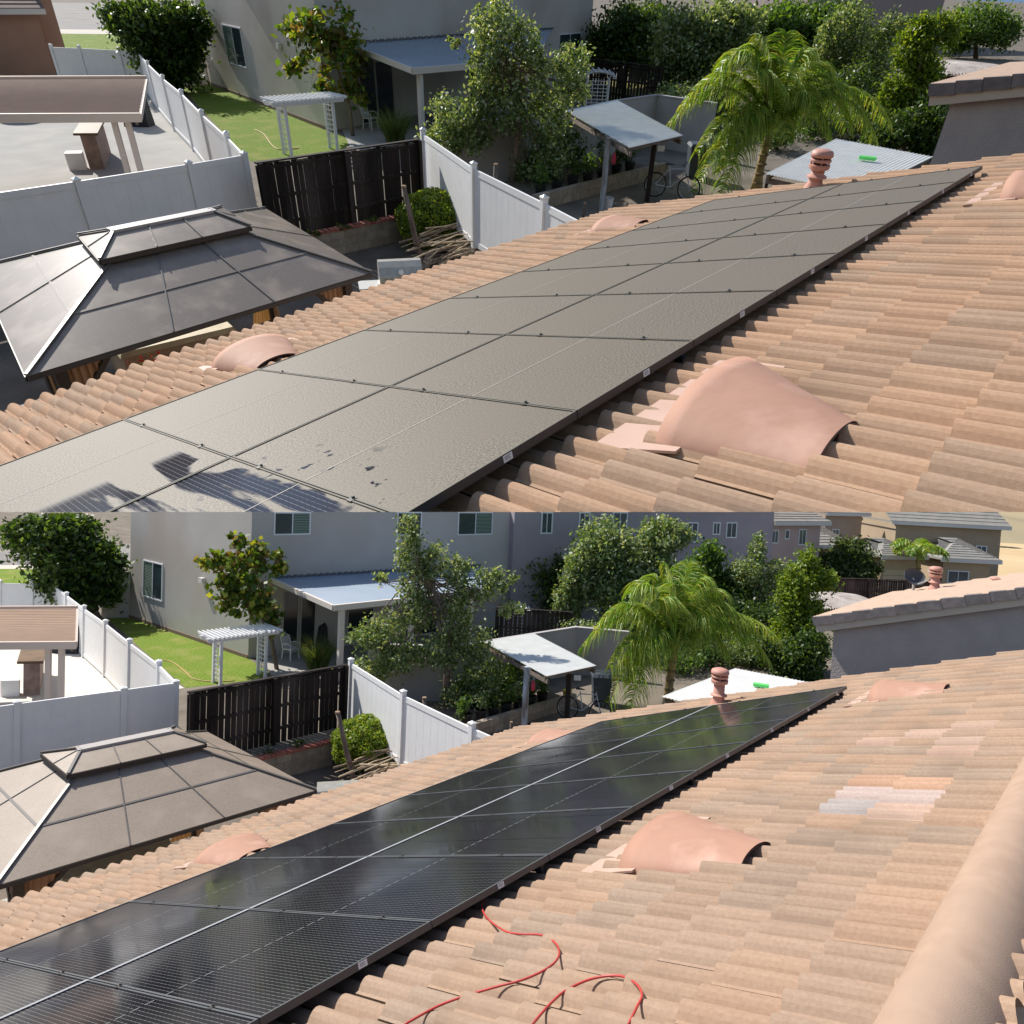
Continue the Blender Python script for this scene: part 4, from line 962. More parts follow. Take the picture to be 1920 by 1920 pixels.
# ------------------------------------------------------------------ what stands on each plot
def scene_objects(P):
    A_ = P is A; pick = lambda a, b: a if A_ else b
    # --- on the roof
    vent(P, P.RP(*pick((1228, 866), (1163, 1653)), 0), 'large terracotta half round roof vent nearest the camera, above the panels', L=.65 if A_ else .80)
    vent(P, P.RP(*pick((399, 706), (360, 1636)), 0), 'half round terracotta roof vent by the eave left of the panels', r=.44, L=.7, skew=-.1)
    vent(P, P.RP(*pick((1107, 446), (988, 1406)), 0), 'small looking half round roof vent at the far end of the eave', r=.46, h=.2, L=.7, skew=-.1)
    vent(P, P.RP(*pick((1872, 391), (1632, 1328)), 0), 'half round terracotta vent high on the slope beyond the far panel corner', L=.78)
    pipe_vent(P, *pick(((1524, 362), (1540, 279)), ((1347, 1327), (1358, 1253))), 'terracotta capped vent pipe rising behind the far end of the solar panels', r=.088 if A_ else .086)
    # --- second wing of the house
    a2 = P.arake*1.2; q0, q1 = P.R(a2, P.be), P.R(a2, P.br+2)
    e0, e1 = P.W(*pick((1743, 165), (1525, 1162)), q0, q1), P.W(*pick((1892, 148), (1892, 1111)), q0, q1)
    sd = e1-e0; sl_ = np.linalg.norm(sd); sd = sd/sl_; Lr = 5.2; far = P.u*5.5; nw = nz(np.cross(P.u, sd)); nw = nw if nw[2] > 0 else -nw
    t = Thing(P, 'house_wing', 'grey stucco wing with its own tiled roof edge beyond the far rake', 'house', [e0[0], e0[1], -.6])
    mb = MB(); nb = int(5.5/.147)
    for i in range(nb):
        for k in range(6):
            x0, x1 = k/6, (k+1)/6; a, b = e0+P.u*(i+x0)*.147, e0+P.u*(i+x1)*.147; za, zb = nw*.035*math.sin(math.pi*x0), nw*.035*math.sin(math.pi*x1)
            nr = 15
            for j in range(nr):
                s0, s1 = Lr*j/nr, Lr*(j+1)/nr; mb.face([a+za+sd*s0+nw*.03, b+zb+sd*s0+nw*.03, b+zb+sd*s1, a+za+sd*s1])
    t.part('roof', mb, mat(P, 'wing_tile', (.50, .36, .27), .92, (.43, .32, .25), 4))
    t.part('roof_deck', MB().pbox(e0-nw*.10, sd*Lr, far, nw*.08), mat(P, 'deck_wood', (.20, .14, .10), .9))
    mb = MB(); n = int(Lr/.36); rr = random.Random(9)
    tm = mat(P, 'rake_tile', (1, 1, 1), .9, (.72, .72, .74), 9, attr=True, bump=.004, bscale=70)
    for j in range(n):
        f = rr.uniform(.85, 1.1); o = e0+sd*(j*.36)-P.u*.05+nw*.045
        mb.hexa([o-nw*.15, o+sd*.372-nw*.17, o+sd*.372-nw*.17+P.u*.22, o-nw*.15+P.u*.22, o+nw*.012, o+sd*.372-nw*.012, o+sd*.372-nw*.012+P.u*.22, o+nw*.012+P.u*.22], (.21*f, .19*f, .19*f))  # tile colour darkened: shade on the rake side is painted in
    t.part('rake_tiles', mb, tm)
    t.part('barge_board', MB().pbox(e0-P.u*.02-nw*.24+sd*.02, sd*Lr, P.u*.05, nw*.13), mat(P, 'barge_paint', (.50, .44, .36), .7))
    t.part('fascia', MB().pbox(e0+P.u*.04-nw*.24+sd*.02, P.u*5.4, sd*.05, nw*.12), mat(P, 'barge_paint', (.50, .44, .36), .7))
    wl = P.W(*pick((1782, 190), (1560, 1183)), q0, q1); so = (wl-e0)@sd; so = max(.3, so); o = e0+sd*so+P.u*.09-nw*.2; L2 = Lr-so; vh = nz(sd*[1, 1, 0]); hor = L2*(sd@vh)
    z1, z2 = o[2], o[2]+L2*sd[2]; B0 = np.array([o[0], o[1], -.6]); uu = P.u*4.9
    t.part('wall', MB().hexa([B0, B0+vh*hor, B0+vh*hor+uu, B0+uu, B0+[0, 0, z1+.6], B0+vh*hor+[0, 0, z2+.6], B0+vh*hor+uu+[0, 0, z2+.6], B0+uu+[0, 0, z1+.6]]),
           mat(P, 'wing_stucco', (.42, .375, .355), .95, (.38, .34, .325), 3, bump=.012, bscale=35))
    def WR(px, py):
        r = P.ray(px, py); return P.C+r*(((e0-P.C)@nw)/(r@nw))
    if not A_:
        pipe_vent(P, (1752, 1108), (1763, 1062), 'terracotta capped pipe on the wing roof beside the satellite dish', r=.085, base=WR(1752, 1108), roofpt=(0, 0))
        b = WR(1712, 1112); t = Thing(P, 'satellite_dish', 'dark oval satellite dish on a short mast above the wing roof', 'satellite dish', b)
        c = P.D(1716, 1081, b); mp = P.mpp(b); dk = mat(P, 'dish_grey', (.06, .065, .075), .5, spec=.4); ax_ = nz(-P.fh*.55+[0, 0, .35]+P.lat*.1); px_ = nz(np.cross([0, 0, 1], ax_)); py_ = np.cross(ax_, px_)
        mb = MB(); N_ = 28; rad = 22*mp; rings = []
        for k in range(6):
            f = k/5; rings.append([c+px_*rad*f*math.cos(2*math.pi*j/N_)+py_*rad*.78*f*math.sin(2*math.pi*j/N_)-ax_*(.07*(1-f*f)) for j in range(N_)])
        mb.v = [p for r_ in rings for p in r_]
        for k in range(5):
            for j in range(N_): mb.f.append((k*N_+j, k*N_+(j+1) % N_, (k+1)*N_+(j+1) % N_, (k+1)*N_+j))
        i0 = len(mb.v); mb.v += [p-ax_*.02 for p in mb.v]; mb.f += [tuple(i0+i for i in reversed(f)) for f in mb.f[:]]
        for j in range(N_): a_ = 5*N_; mb.f.append((a_+j, i0+a_+j, i0+a_+(j+1) % N_, a_+(j+1) % N_))
        t.part('reflector', mb, dk, smooth=True); gr = mat(P, 'dish_mast', (.40, .40, .40), .5)
        t.part('mast', MB().tube([b-[0, 0, .05], b+[0, 0, .22], c-ax_*.09], .03, 10), gr)
        t.part('arm', MB().tube([c-py_*rad*.7, c-py_*rad*.9+ax_*.35, c+ax_*.5-py_*rad*.3], .014, 6), gr); t.part('receiver', MB().pbox(c+ax_*.46-py_*rad*.36-px_*.05, px_*.1, py_*.06, ax_*.1), gr)
        b = WR(1866, 1093); t = Thing(P, 'vent_pipe', 'very short terracotta vent stub on the wing roof, right of the dish', 'vent pipe', b); m = mat(P, 'vent_pipe_paint', (.54, .28, .22), .55)
        t.part('pipe', MB().lathe(b, [(.05, -.03), (.05, .07)], 14), m); t.part('cap', MB().lathe(b, [(.09, .06), (.095, .09), (.05, .12), (.003, .125)], 14), m)
        hm = mat(P, 'red_hose', (.52, .06, .05), .4, (.42, .05, .045), 9, spec=.5)
        def rp(l): return [P.R(*P.RP(x, y, .075), .085) for x, y in l]
        hose_tube(P, rp([(985, 1640), (925, 1670), (905, 1695), (912, 1722), (945, 1748), (975, 1755), (1015, 1757), (1042, 1772), (1049, 1795), (1030, 1818), (985, 1840), (930, 1855), (870, 1873), (820, 1892), (760, 1925)]), .0055, hm, 'garden_hose', 'thin red hose winding over the tiles beside the clean panels', 'hose', P.R(*P.RP(975, 1755), .08))
        hose_tube(P, rp([(1000, 1925), (1030, 1890), (1062, 1862), (1110, 1840), (1160, 1834), (1192, 1848), (1205, 1870), (1196, 1892), (1180, 1925)]), .0055, hm, 'garden_hose', 'red hose loop on the tiles at the bottom edge', 'hose', P.R(*P.RP(1110, 1840), .08))
    # --- gazebo yard
    gazebo(P, *pick(((50, 708), (697, 513), (497, 392)), ((-9, 1663), (593, 1483), (387, 1373))), 1.6)
    c, ex, ey, z = P.gz
    mb = MB(); mb.face([np.array([*(c+ex*x*1.05+ey*y*1.02)[:2], -.612]) for x, y in ((-1.1, -1.3), (1.25, -1.3), (1.05, .9), (-1.1, .9))])
    single(P, 'patio', mb, mat(P, 'patio_concrete', (.36, .35, .33), .9, (.43, .42, .39), 1.2), None, None, (0, 0, 0), kind='structure')
    ux, uy = nz(ex), nz(ey)
    fa, fb_ = P.G(*pick((232, 672), (118, 1662)), pick(.12, .55)), P.G(*pick((440, 622), (328, 1606)), pick(.12, .55)); b = (fa+fb_)/2*[1, 1, 0]+[0, 0, -.6]; ux = nz((fb_-fa)*[1, 1, 0]); uy = np.array([-ux[1], ux[0], 0]); uy = uy if uy@P.fh > 0 else -uy; b = b+uy*.45
    t = Thing(P, 'covered_box', 'long low box with a cream cover at the near edge of the gazebo', 'covered box', b); tz = pick(.72, 1.15); cr = mat(P, 'cream_cover', (.62, .54, .36), .6, (.52, .44, .30), 5); w_ = np.linalg.norm(fb_-fa)
    t.part('shell', MB().pbox(b-ux*w_/2-uy*.4, ux*w_, uy*1.3, (0, 0, tz)), mat(P, 'box_shell', (.33, .24, .16), .7))
    t.part('lid', MB().hexa([b-ux*(w_/2+.05)-uy*.45+[0, 0, tz+.001], b+ux*(w_/2+.05)-uy*.45+[0, 0, tz+.001], b+ux*(w_/2+.05)+uy*.95+[0, 0, tz+.001], b-ux*(w_/2+.05)+uy*.95+[0, 0, tz+.001],
        b-ux*(w_/2)-uy*.40+[0, 0, tz+.08], b+ux*(w_/2)-uy*.40+[0, 0, tz+.08], b+ux*(w_/2)+uy*.9+[0, 0, tz+.14], b-ux*(w_/2)+uy*.9+[0, 0, tz+.14]]), cr)
    t.part('lid_seam', MB().pbox(b-ux*w_/2+uy*.25+[0, 0, tz+.12], ux*w_, uy*.03, (0, 0, .012)), mat(P, 'seam_brown', (.3, .22, .14), .8))
    b = P.G(*pick((284, 688), (176, 1660)), .2)*[1, 1, 0]+[0, 0, -.6]; b2 = b-uy*.12
    t = Thing(P, 'flower_pot', 'pot of bright red flowers beside the gazebo', 'flower pot', b2)
    t.part('pot', MB().lathe(b2, [(.14, 0), (.20, .5), (.22, .5), (.22, .56), (.18, .56), (.17, .5), (.01, .49)], 16), mat(P, 'terracotta', (.35, .13, .08), .8))
    pts = crown_pts([(b2+[0, 0, .78], (.33, .33, .2))], 420, .3, .3); cl = np.array([(.55, .03, .03), (.45, .02, .02), (.06, .12, .02), (.60, .05, .04)])[rng.integers(0, 4, len(pts))]
    V, F_, cc = leaves_mb(P, pts, .07*rng.uniform(.6, 1.3, len(pts)), cl, asp=.8); mk_leaves('flowers', V, F_, cc, leafmat(P), b2, t.o)
    b = c*[1, 1, 0]+[0, 0, -.6]-ey*.80+ex*(-.83 if A_ else -.78)
    t = Thing(P, 'storage_cabinet', 'brown wooden cabinet standing under the gazebo corner', 'cabinet', b); wd = mat(P, 'cabinet_wood', (.26, .15, .08), .7, (.20, .11, .06), 3, stretch=(1, 1, .3))
    t.part('carcass', MB().pbox(b-ux*.45-uy*.25, ux*.9, uy*.5, (0, 0, 1.25)), wd)
    for s_ in (0, 1): dr = t.part('door', MB().pbox(b-ux*.44+ux*.445*s_-uy*.272+[0, 0, .06], ux*.435, uy*.02, (0, 0, 1.13)), wd)
    t.part('top_board', MB().pbox(b-ux*.48-uy*.28+[0, 0, 1.251], ux*.96, uy*.56, (0, 0, .03)), wd)
    # topiary, posts, sticks, grill
    bb = P.G(*pick((812, 462), (689, 1442)), -.6); mp = P.mpp(bb); cc_ = P.D(*pick((812, 411), (687, 1392)), bb); rx, rz = pick((59, 44), (57, 42)); rx *= mp*1.16; rz *= mp*1.16
    t = Thing(P, 'topiary_bush', 'neatly clipped round yellow green bush beside the white fence', 'bush', bb)
    N_ = 15000; d = rng.normal(size=(N_, 3)); d /= np.linalg.norm(d, axis=1)[:, None]; bumpy = 1+.035*np.sin(d[:, 0]*9+d[:, 2]*7)+.03*np.sin(d[:, 1]*13)
    pts = cc_+d*np.array([rx, rx*.95, rz])*(rng.uniform(.86, 1.0, N_)*bumpy)[:, None]
    col = np.array(PAL['bush'])[rng.integers(0, 4, N_)]*rng.uniform(.7, 1.25, (N_, 1)); V, F_, c2 = leaves_mb(P, pts, .075*rng.uniform(.6, 1.3, N_), col, asp=.6); mk_leaves('foliage', V, F_, c2, leafmat(P), bb, t.o)
    t.part('core', MB().ball(cc_, rx*.84, rx*.84, rz*.84), mat(P, 'twig_mass', (.05, .05, .02), .95), smooth=True); t.part('trunk', MB().tube([bb, cc_], [.08, .06], 8), barkmat(P))
    leaning_post(P, *pick(((794, 515), (757, 349)), ((667, 1482), (633, 1335))), -.6, 'tilted weathered post in front of the round bush', .062)
    leaning_post(P, *pick(((922, 478), (930, 308)), ((792, 1475), (796, 1308))), -.6, 'tall dark upright post in front of the white fence', .06)
    leaning_post(P, *pick(((956, 500), (953, 440)), ((833, 1480), (830, 1411))), -.6, 'short post stump at the end of the stick pile', .05)
    leaning_post(P, *pick(((1093, 418), (1097, 380)), ((957, 1392), (959, 1354))), 0., 'thin post beyond the low end of the white fence', .045)
    stick_pile(P, pick([(790, 525), (925, 490), (950, 462), (800, 478)], [(665, 1505), (805, 1465), (825, 1440), (680, 1460)]), 'heap of dry canes and planks beside the tall posts')
    b = P.G(*pick((757, 612), (630, 1590)), -.6); bbq(P, b, 'silver barbecue with arched hood by the eave', nz(P.lat+P.fh*.25), 1.1)
    # --- fences
    fl, fr = P.fl, P.fr; fd = fr-fl
    posts = [fl-fd*.35]+[P.G(x, y, 1.83) for x, y in pick([(143, 337), (353, 305)], [(32, 1317), (232, 1291)])]+[fr]
    vinyl_fence(P, posts, 'long white board fence behind the gazebo', ph=.06)
    rec = [fr]+[P.G(x, y, 1.83) for x, y in pick([(425, 255), (378, 213), (340, 174), (305, 146), (277, 119), (256, 95)], [(298, 1245), (243, 1204), (198, 1168), (158, 1140), (125, 1115), (97, 1093)])]
    vinyl_fence(P, rec, 'white fence running away between the patio and the lawn', first=False)
    if A_: bk = [P.G(x, y, 1.83) for x, y in ((256, 95), (222, 93), (148, 89), (95, 87))]
    else: bk = [P.G(x, y, 1.83) for x, y in ((97, 1093), (60, 1093), (0, 1092), (-60, 1091))]
    vinyl_fence(P, bk, 'short white fence with the gate closing the neighbour patio', first=False)
    vinyl_fence(P, [P.G(x, y, 1.80) for x, y in pick([(793, 251), (888, 316), (1020, 381), (1150, 448)], [(658, 1243), (756, 1304), (885, 1365), (1010, 1420)])], 'white fence dropping towards the tiled eave')
    w0, w1 = P.w0, P.w1
    block_wall(P, w0-(w1-w0)*.0, w1, -.6, .60, 'tan block wall topped with red bricks'); block_wall(P, w1, P.f0, -.6, .6, 'short return of block wall behind the bush', cap=False, name='return_wall')
    b0, b1 = P.G(*pick((478, 304), (352, 1297)), 1.80), P.G(*pick((785, 260), (650, 1245)), 1.80)
    board_fence(P, b0, b1, 'dark brown weathered board fence with gaps above the brick topped wall', h=1.74)
    for k in range(3): f = (.25, .5, .8)[k]; q = w0+(w1-w0)*f+(b0*[1, 1, 0]-w0)*.35; bed_plant(P, q, .22, .14, pick('flat dry weed patch on the bed, number from the left: ', 'low dead weed tuft on the bed, counted from the left the ')+('first', 'second', 'third')[k], 'dark', 160, .07, group='dead weeds on the raised bed', name='weed_patch')
    # --- neighbour's patio on the left
    z1, z2 = 2.35, 2.55
    FR, BR = P.G(*pick((263, 216), (143, 1206)), z1), P.G(*pick((275, 148), (145, 1141)), z2); FL = P.G(*pick((-120, 218), (-160, 1208)), z1); BL = P.G(*pick((-120, 150), (-160, 1143)), z2)
    t = corrugated(P, [FL, FR, BR, BL], 'tan ribbed patio cover at the left edge', pick((.66, .48, .36), (.47, .33, .24)), name='patio_cover', pitch=.20, amp=.032)
    tr = mat(P, 'tan_trim', (.62, .52, .45), .6); t.part('gutter', MB().beam(FL-nz(FR-FL)*0+[0, 0, .05], FR+[0, 0, .05], .10, .20), tr); t.part('gutter', MB().beam(BL+[0, 0, .09], BR+[0, 0, .09], .10, .2), tr)
    t.part('edge_trim', MB().beam(FR+[0, 0, .02], BR+[0, 0, .02], .06, .12), tr)
    dF = nz(FR-FL)
    for k in range(2):
        q = FR-dF*(.35+.32*k)+nz(BR-FR)*.15; t.part('post', MB().post([q[0], q[1], 0], z1-.14, .13, .13, dF), tr)
    q = FR-dF*.55+nz((BR-FR)*[1, 1, 0])*1.0
    b = P.G(*pick((190, 325), (60, 1315)), 0)+P.fh*.6; e_ = nz((BR-FR)*[1, 1, 0])
    t = Thing(P, 'outdoor_bar', 'brown stone counter with a wooden top under the patio cover', 'bar counter', b); st = mat(P, 'bar_stone', (.24, .17, .15), .95, (.35, .26, .22), 5, bump=.03, bscale=9)
    t.part('stone_base', MB().pbox(b-dF*.15, -dF*.45, e_*2.6, (0, 0, 1.0)), st); t.part('counter_top', MB().pbox(b-dF*.05-e_*.1+[0, 0, 1.001], -dF*.72, e_*2.8, (0, 0, .07)), mat(P, 'bar_top', (.18, .115, .07), .6, (.13, .085, .05), 3)); t.part('step', MB().pbox(b-dF*.7-e_*.1, -dF*.5, e_*.4, (0, 0, .5)), mat(P, 'white_painted_wood', (.78, .78, .79), .55))
    b = P.G(*pick((262, 236), (128, 1222)), 0); t = Thing(P, 'covered_cart', 'black covered cart against the white fence', 'covered cart', b); bkm = mat(P, 'black_cover', (.018, .018, .022), .6, (.03, .03, .036), 6)
    t.part('cover', MB().hexa([b-P.lat*.5-P.fh*.3, b+P.lat*.5-P.fh*.3, b+P.lat*.5+P.fh*.35, b-P.lat*.5+P.fh*.35, b-P.lat*.44-P.fh*.24+[0, 0, 1.0], b+P.lat*.44-P.fh*.24+[0, 0, 1.0], b+P.lat*.42+P.fh*.28+[0, 0, 1.12], b-P.lat*.42+P.fh*.28+[0, 0, 1.12]]), bkm)
    t.part('lid_bulge', MB().ball(b+[0, 0, 1.08], .36, .24, .14), bkm, smooth=True)
    if A_:
        t, wm, d, nn = far_house(P, 'brown stucco house at the top left corner', P.G(-150, 150, 0), P.G(105, 140, 0), 3.0, 9, 1.4, (.36, .22, .16), (.20, .15, .13), [], name='brown_house', over=.4)
        p1 = P.G(105, 140, 0); t.part('chimney', MB().pbox(p1+d*.15+nn*1.2, d*.9, nn*1.6, (0, 0, 4.5)), wm)
        b = P.G(38, 225, 0); t = Thing(P, 'covered_cart', 'low black covered furniture under the patio cover', 'covered furniture', b); t.part('cover', MB().ball(b+[0, 0, .3], .8, .4, .35), bkm, smooth=True); t.part('skirt', MB().pbox(b-P.lat*.7-P.fh*.3, P.lat*1.4, P.fh*.6, (0, 0, .35)), bkm)
    # --- stucco house in the middle
    C0 = P.G(*pick((617, 246), (465, 1235)), 0); PL = P.G(*pick((397, 160), (242, 1158)), 0)
    ha = P.D(*pick((603, 86), (463, 1086)), C0)[2]; PA = P.G(*pick((877, 66), (745, 1070)), ha); PR = P.W(*pick((1108, 60), (960, 1000)), C0, PA); PR = PR*[1, 1, 0]
    t = Thing(P, 'stucco_house', 'big plain beige two storey house behind the lawn', 'house', C0); Zt = 9.0
    wm = mat(P, 'beige_stucco', pick((.60, .55, .50), (.50, .47, .45)), .95, pick((.56, .51, .46), (.46, .435, .415)), .6, col3=(.43, .37, .32), n3=.22, bump=.004, bscale=40)
    dl = nz(PL-C0); df = nz(PR-C0); inn = dl*1.; mb = MB()
    nl = np.array([-dl[1], dl[0], 0]); nl = nl if nl@df > 0 else -nl; nf = np.array([-df[1], df[0], 0]); nf = nf if nf@dl > 0 else -nf
    Q = PL+(PR-C0)
    mb.face([PL, C0, C0+[0, 0, Zt], PL+[0, 0, Zt]]); mb.face([C0, PR, PR+[0, 0, Zt], C0+[0, 0, Zt]]); mb.face([PR, Q, Q+[0, 0, Zt], PR+[0, 0, Zt]]); mb.face([Q, PL, PL+[0, 0, Zt], Q+[0, 0, Zt]])
    t.part('wall', mb, wm)
    tp = [PL+[0, 0, Zt], C0+[0, 0, Zt], PR+[0, 0, Zt], Q+[0, 0, Zt]]; cc = sum(tp)/4+[0, 0, 2.4]; mb = MB()
    for i in range(4): mb.face([tp[i]+(tp[i]-cc)*[.05, .05, 0], tp[(i+1) % 4]+(tp[(i+1) % 4]-cc)*[.05, .05, 0], cc])
    t.part('roof', mb, mat(P, 'roof_tile_plain', (.45, .31, .23), .9, (.38, .28, .22), 3))
    mb = MB().pbox(C0-nl*.03, dl*np.linalg.norm(PL-C0), nl*.03, (0, 0, .14)); t.part('base_screed', mb, mat(P, 'screed', (.22, .16, .12), .95))
    window(t, P, C0, PL, pick([(418, 43), (455, 55), (460, 127), (427, 118)], [(266, 1048), (303, 1057), (308, 1129), (272, 1119)]), blind=True)
    up = pick([(1047, 62, 1088, 108)], [(513, 960, 582, 1003), (744, 960, 790, 1004), (858, 960, 923, 1003), (892, 1076, 922, 1110)])
    for x0, y0, x1, y1 in up: window(t, P, C0, PR, [(x0, y0), (x1, y0), (x1, y1), (x0, y1)], blind=(x1-x0) > 60)
    b = P.W(*pick((530, 92), (386, 1093)), C0, PL); lt = MB().pbox(b-nl*.02, dl*.28, -nl*.16, (0, 0, .2)); t.part('wall_lamp', lt, mat(P, 'white_trim', (.62, .60, .57), .6))
    for px in pick([(673, 108, 705, 232), (705, 112, 738, 236), (880, 128, 940, 190), (945, 125, 990, 185)], [(529, 1105, 560, 1205), (562, 1112, 592, 1215), (650, 1140, 700, 1200), (760, 1130, 820, 1190)]):
        window(t, P, C0, PR, [(px[0], px[1]), (px[2], px[1]), (px[2], px[3]), (px[0], px[3])], panes=1, frame=(.42, .40, .37), glassc=(.015, .018, .02))
    # porch cover
    hp = ha-.25; a, b = P.D(*pick((652, 84), (507, 1085)), C0+df*1.0), PA
    a = P.W(*pick((652, 82), (507, 1084)), C0, PR); a[2] = ha; b = P.W(*pick((1035, 66), (900, 1062)), C0, PR); b[2] = ha
    c_ = P.G(*pick((773, 129), (625, 1136)), hp-.1); d_ = c_+(b-a)*1.0; d_[2] = hp-.1
    q = pick((985, 112), (878, 1110)); e_ = P.G(*q, hp-.1); d_ = e_+(e_-c_)*.12
    t = Thing(P, 'porch_cover', 'blue grey ribbed porch roof on cream posts against the beige house', 'porch roof', c_*[1, 1, 0])
    mb = MB(); n_ = 240; nn = np.array([0, 0, 1.])
    for i in range(n_):
        f0, f1 = i/n_, (i+1)/n_; z0_, z1_ = (.0 if i % 4 else .012), (.0 if (i+1) % 4 else .012)
        p, q_ = a+(b-a)*f0+nn*z0_, c_+(d_-c_)*f0+nn*z0_; r_, s_ = a+(b-a)*f1+nn*z1_, c_+(d_-c_)*f1+nn*z1_; mb.face([p, q_, s_, r_])
    t.part('sheet', mb, mat(P, 'blue_sheet', (.30, .36, .44), .4, (.27, .33, .41), 1, spec=.5))
    crm = mat(P, 'cream_trim', (.66, .60, .54), .6)
    t.part('front_gutter', MB().beam(c_+[0, 0, .03], d_+[0, 0, .03], .12, .20), crm); t.part('side_gutter', MB().beam(a+[0, 0, .03], c_+[0, 0, .03], .10, .18), crm)
    nrb = 150; mb = MB(); Lb = np.linalg.norm(b-a); zz = [(.02 if i % 4 < 2 else .09) for i in range(nrb+1)]; mb.v = [a+(b-a)*i/nrb-nf*(.02+.12*k)+[0, 0, zz[i]] for i in range(nrb+1) for k in (0, 1)]; mb.f = [(2*i, 2*i+2, 2*i+3, 2*i+1) for i in range(nrb)]
    t.part('flashing_ribs', mb, mat(P, 'dark_rib', (.10, .12, .15), .6))
    for f in (.06, .5, .93):
        p = c_+(d_-c_)*f+nz(a-c_)*.12; t.part('post', MB().post([p[0], p[1], 0], hp-.22, .17, .17, df), crm)
    fb = P.G(*pick((735, 212), (585, 1215)), 0)
    t = Thing(P, 'covered_grill', 'wide black cover over a grill on the porch', 'covered grill', fb); t.part('cover', MB().hexa([fb-P.lat*.75-P.fh*.3, fb+P.lat*.75-P.fh*.3, fb+P.lat*.75+P.fh*.35, fb-P.lat*.75+P.fh*.35, fb-P.lat*.65-P.fh*.2+[0, 0, .95], fb+P.lat*.65-P.fh*.2+[0, 0, .95], fb+P.lat*.3+P.fh*.2+[0, 0, 1.25], fb-P.lat*.4+P.fh*.2+[0, 0, 1.25]]), bkm)
    t.part('cover_hem', MB().pbox(fb-P.lat*.78-P.fh*.33, P.lat*1.56, P.fh*.7, (0, 0, .08)), bkm)
    garden_chair(P, P.G(*pick((696, 243), (545, 1237)), 0), 'white plastic garden chair on the porch', -P.fh*.5+P.lat)
    grass_clump(P, P.G(*pick((742, 268), (596, 1255)), 0), .75, 1.55, 'tall arching grass plant by the porch post', 420)
    pergola(P, 'white slatted garden pergola with trellis sides on the lawn', *pick(((547, 294), (543, 192), (633, 283), (628, 197)), ((413, 1287), (405, 1190), (497, 1272), (492, 1200))))
    arbor(P, 'white lattice arbor beyond the corrugated canopy', *pick(((1118, 200), (1118, 146), 40), ((964, 1200), (962, 1150), 38)))
    if A_: l = [(478, 243), (495, 252), (510, 272), (525, 280), (560, 278)]
    else: l = [(293, 1238), (320, 1240), (345, 1257), (362, 1272), (400, 1278), (440, 1276)]
    hose_tube(P, [P.G(x, y, .02) for x, y in l], .018, mat(P, 'yellow_hose', (.50, .33, .15), .6), 'lawn_hose', 'pale brown hose lying curved on the lawn', 'hose', P.G(*l[2], 0))
    # --- side gate beyond the dark tree
    g0, g1 = P.G(*pick((338, 160), (190, 1160)), 0), P.G(*pick((395, 158), (240, 1158)), 0); hg = P.D(*pick((395, 72), (238, 1073)), g1)[2]
    t = Thing(P, 'side_gate', 'pale grey side gate between the dark tree and the beige house', 'gate', g0); gm = mat(P, 'gate_vinyl', (.55, .53, .51), .6); d = nz(g1-g0); L = np.linalg.norm(g1-g0)
    t.part('panel', MB().pbox(g0, d*L, P.fh*.04, (0, 0, hg)), gm); t.part('post', MB().post(g1, hg+.05, .1, .1, d), gm); t.part('rail', MB().pbox(g0-P.fh*.03+[0, 0, hg-.2], d*L, P.fh*.03, (0, 0, .12)), gm)
    # --- trees
    if A_:
        tree(P, 'shade_tree', 'dense dark green tree beside the side gate', 'tree', P.G(340, 174, 0), [(290, 70, 62, 52), (250, 45, 50, 32), (330, 110, 50, 48), (350, 60, 40, 40), (235, 30, 45, 20), (320, 30, 70, 25), (308, 140, 40, 25)], 16000, .26, 'dark', .2)
        tree(P, 'young_tree', 'young tree with large yellow green leaves beside the pergola', 'tree', P.G(662, 255, 0), [(590, 45, 42, 24), (640, 60, 38, 34), (565, 60, 34, 26), (610, 105, 42, 32), (655, 110, 30, 30), (560, 120, 30, 22), (640, 155, 34, 24), (595, 160, 22, 16), (670, 170, 22, 18)], 1900, .26, 'autumn', .07, [(655, 200), (630, 120), (600, 60)], asp=.8, tight=.3, droop=.5)
        tree(P, 'olive_tree', 'tall grey green tree with spreading branches behind the white fence', 'tree', P.G(960, 352, 0),
             [(925, 60, 42, 50), (915, 130, 36, 50), (985, 70, 26, 36), (1000, 120, 26, 40), (1075, 120, 34, 36), (1035, 160, 40, 38), (905, 190, 40, 34), (850, 215, 46, 34), (960, 205, 46, 40), (1020, 225, 44, 40), (830, 270, 40, 26), (880, 262, 40, 24), (1035, 290, 40, 40), (990, 340, 40, 30), (1090, 170, 26, 18), (850, 75, 14, 10), (955, 150, 26, 30)],
             17000, .13, 'olive', .11, [(968, 280), (975, 200), (940, 90)], tight=.26)
        tree(P, 'evergreen_tree', 'very dark dense conifer beyond the arbor', 'tree', P.G(1165, 165, 0), [(1160, 75, 55, 50), (1190, 45, 45, 30), (1130, 100, 30, 40), (1200, 110, 28, 45)], 14000, .24, 'dark', .2, hollow=.3)
        tree(P, 'olive_tree', 'broad grey green tree left of the palm, behind the grey wall', 'tree', P.G(1300, 200, 0), [(1290, 70, 62, 50), (1350, 60, 50, 45), (1265, 120, 34, 40), (1330, 130, 50, 45), (1240, 155, 28, 28), (1395, 60, 40, 40)], 26000, .20, 'olive', .2, hollow=.3)
        tree(P, 'evergreen_tree', 'dark leafy tree behind the palm crown', 'tree', P.G(1450, 190, 0), [(1450, 45, 60, 30), (1530, 55, 50, 36), (1480, 100, 60, 40), (1405, 40, 40, 20), (1560, 110, 45, 45), (1610, 140, 45, 50)], 18000, .26, ['olive', 'mid'][1], .2, hollow=.3)
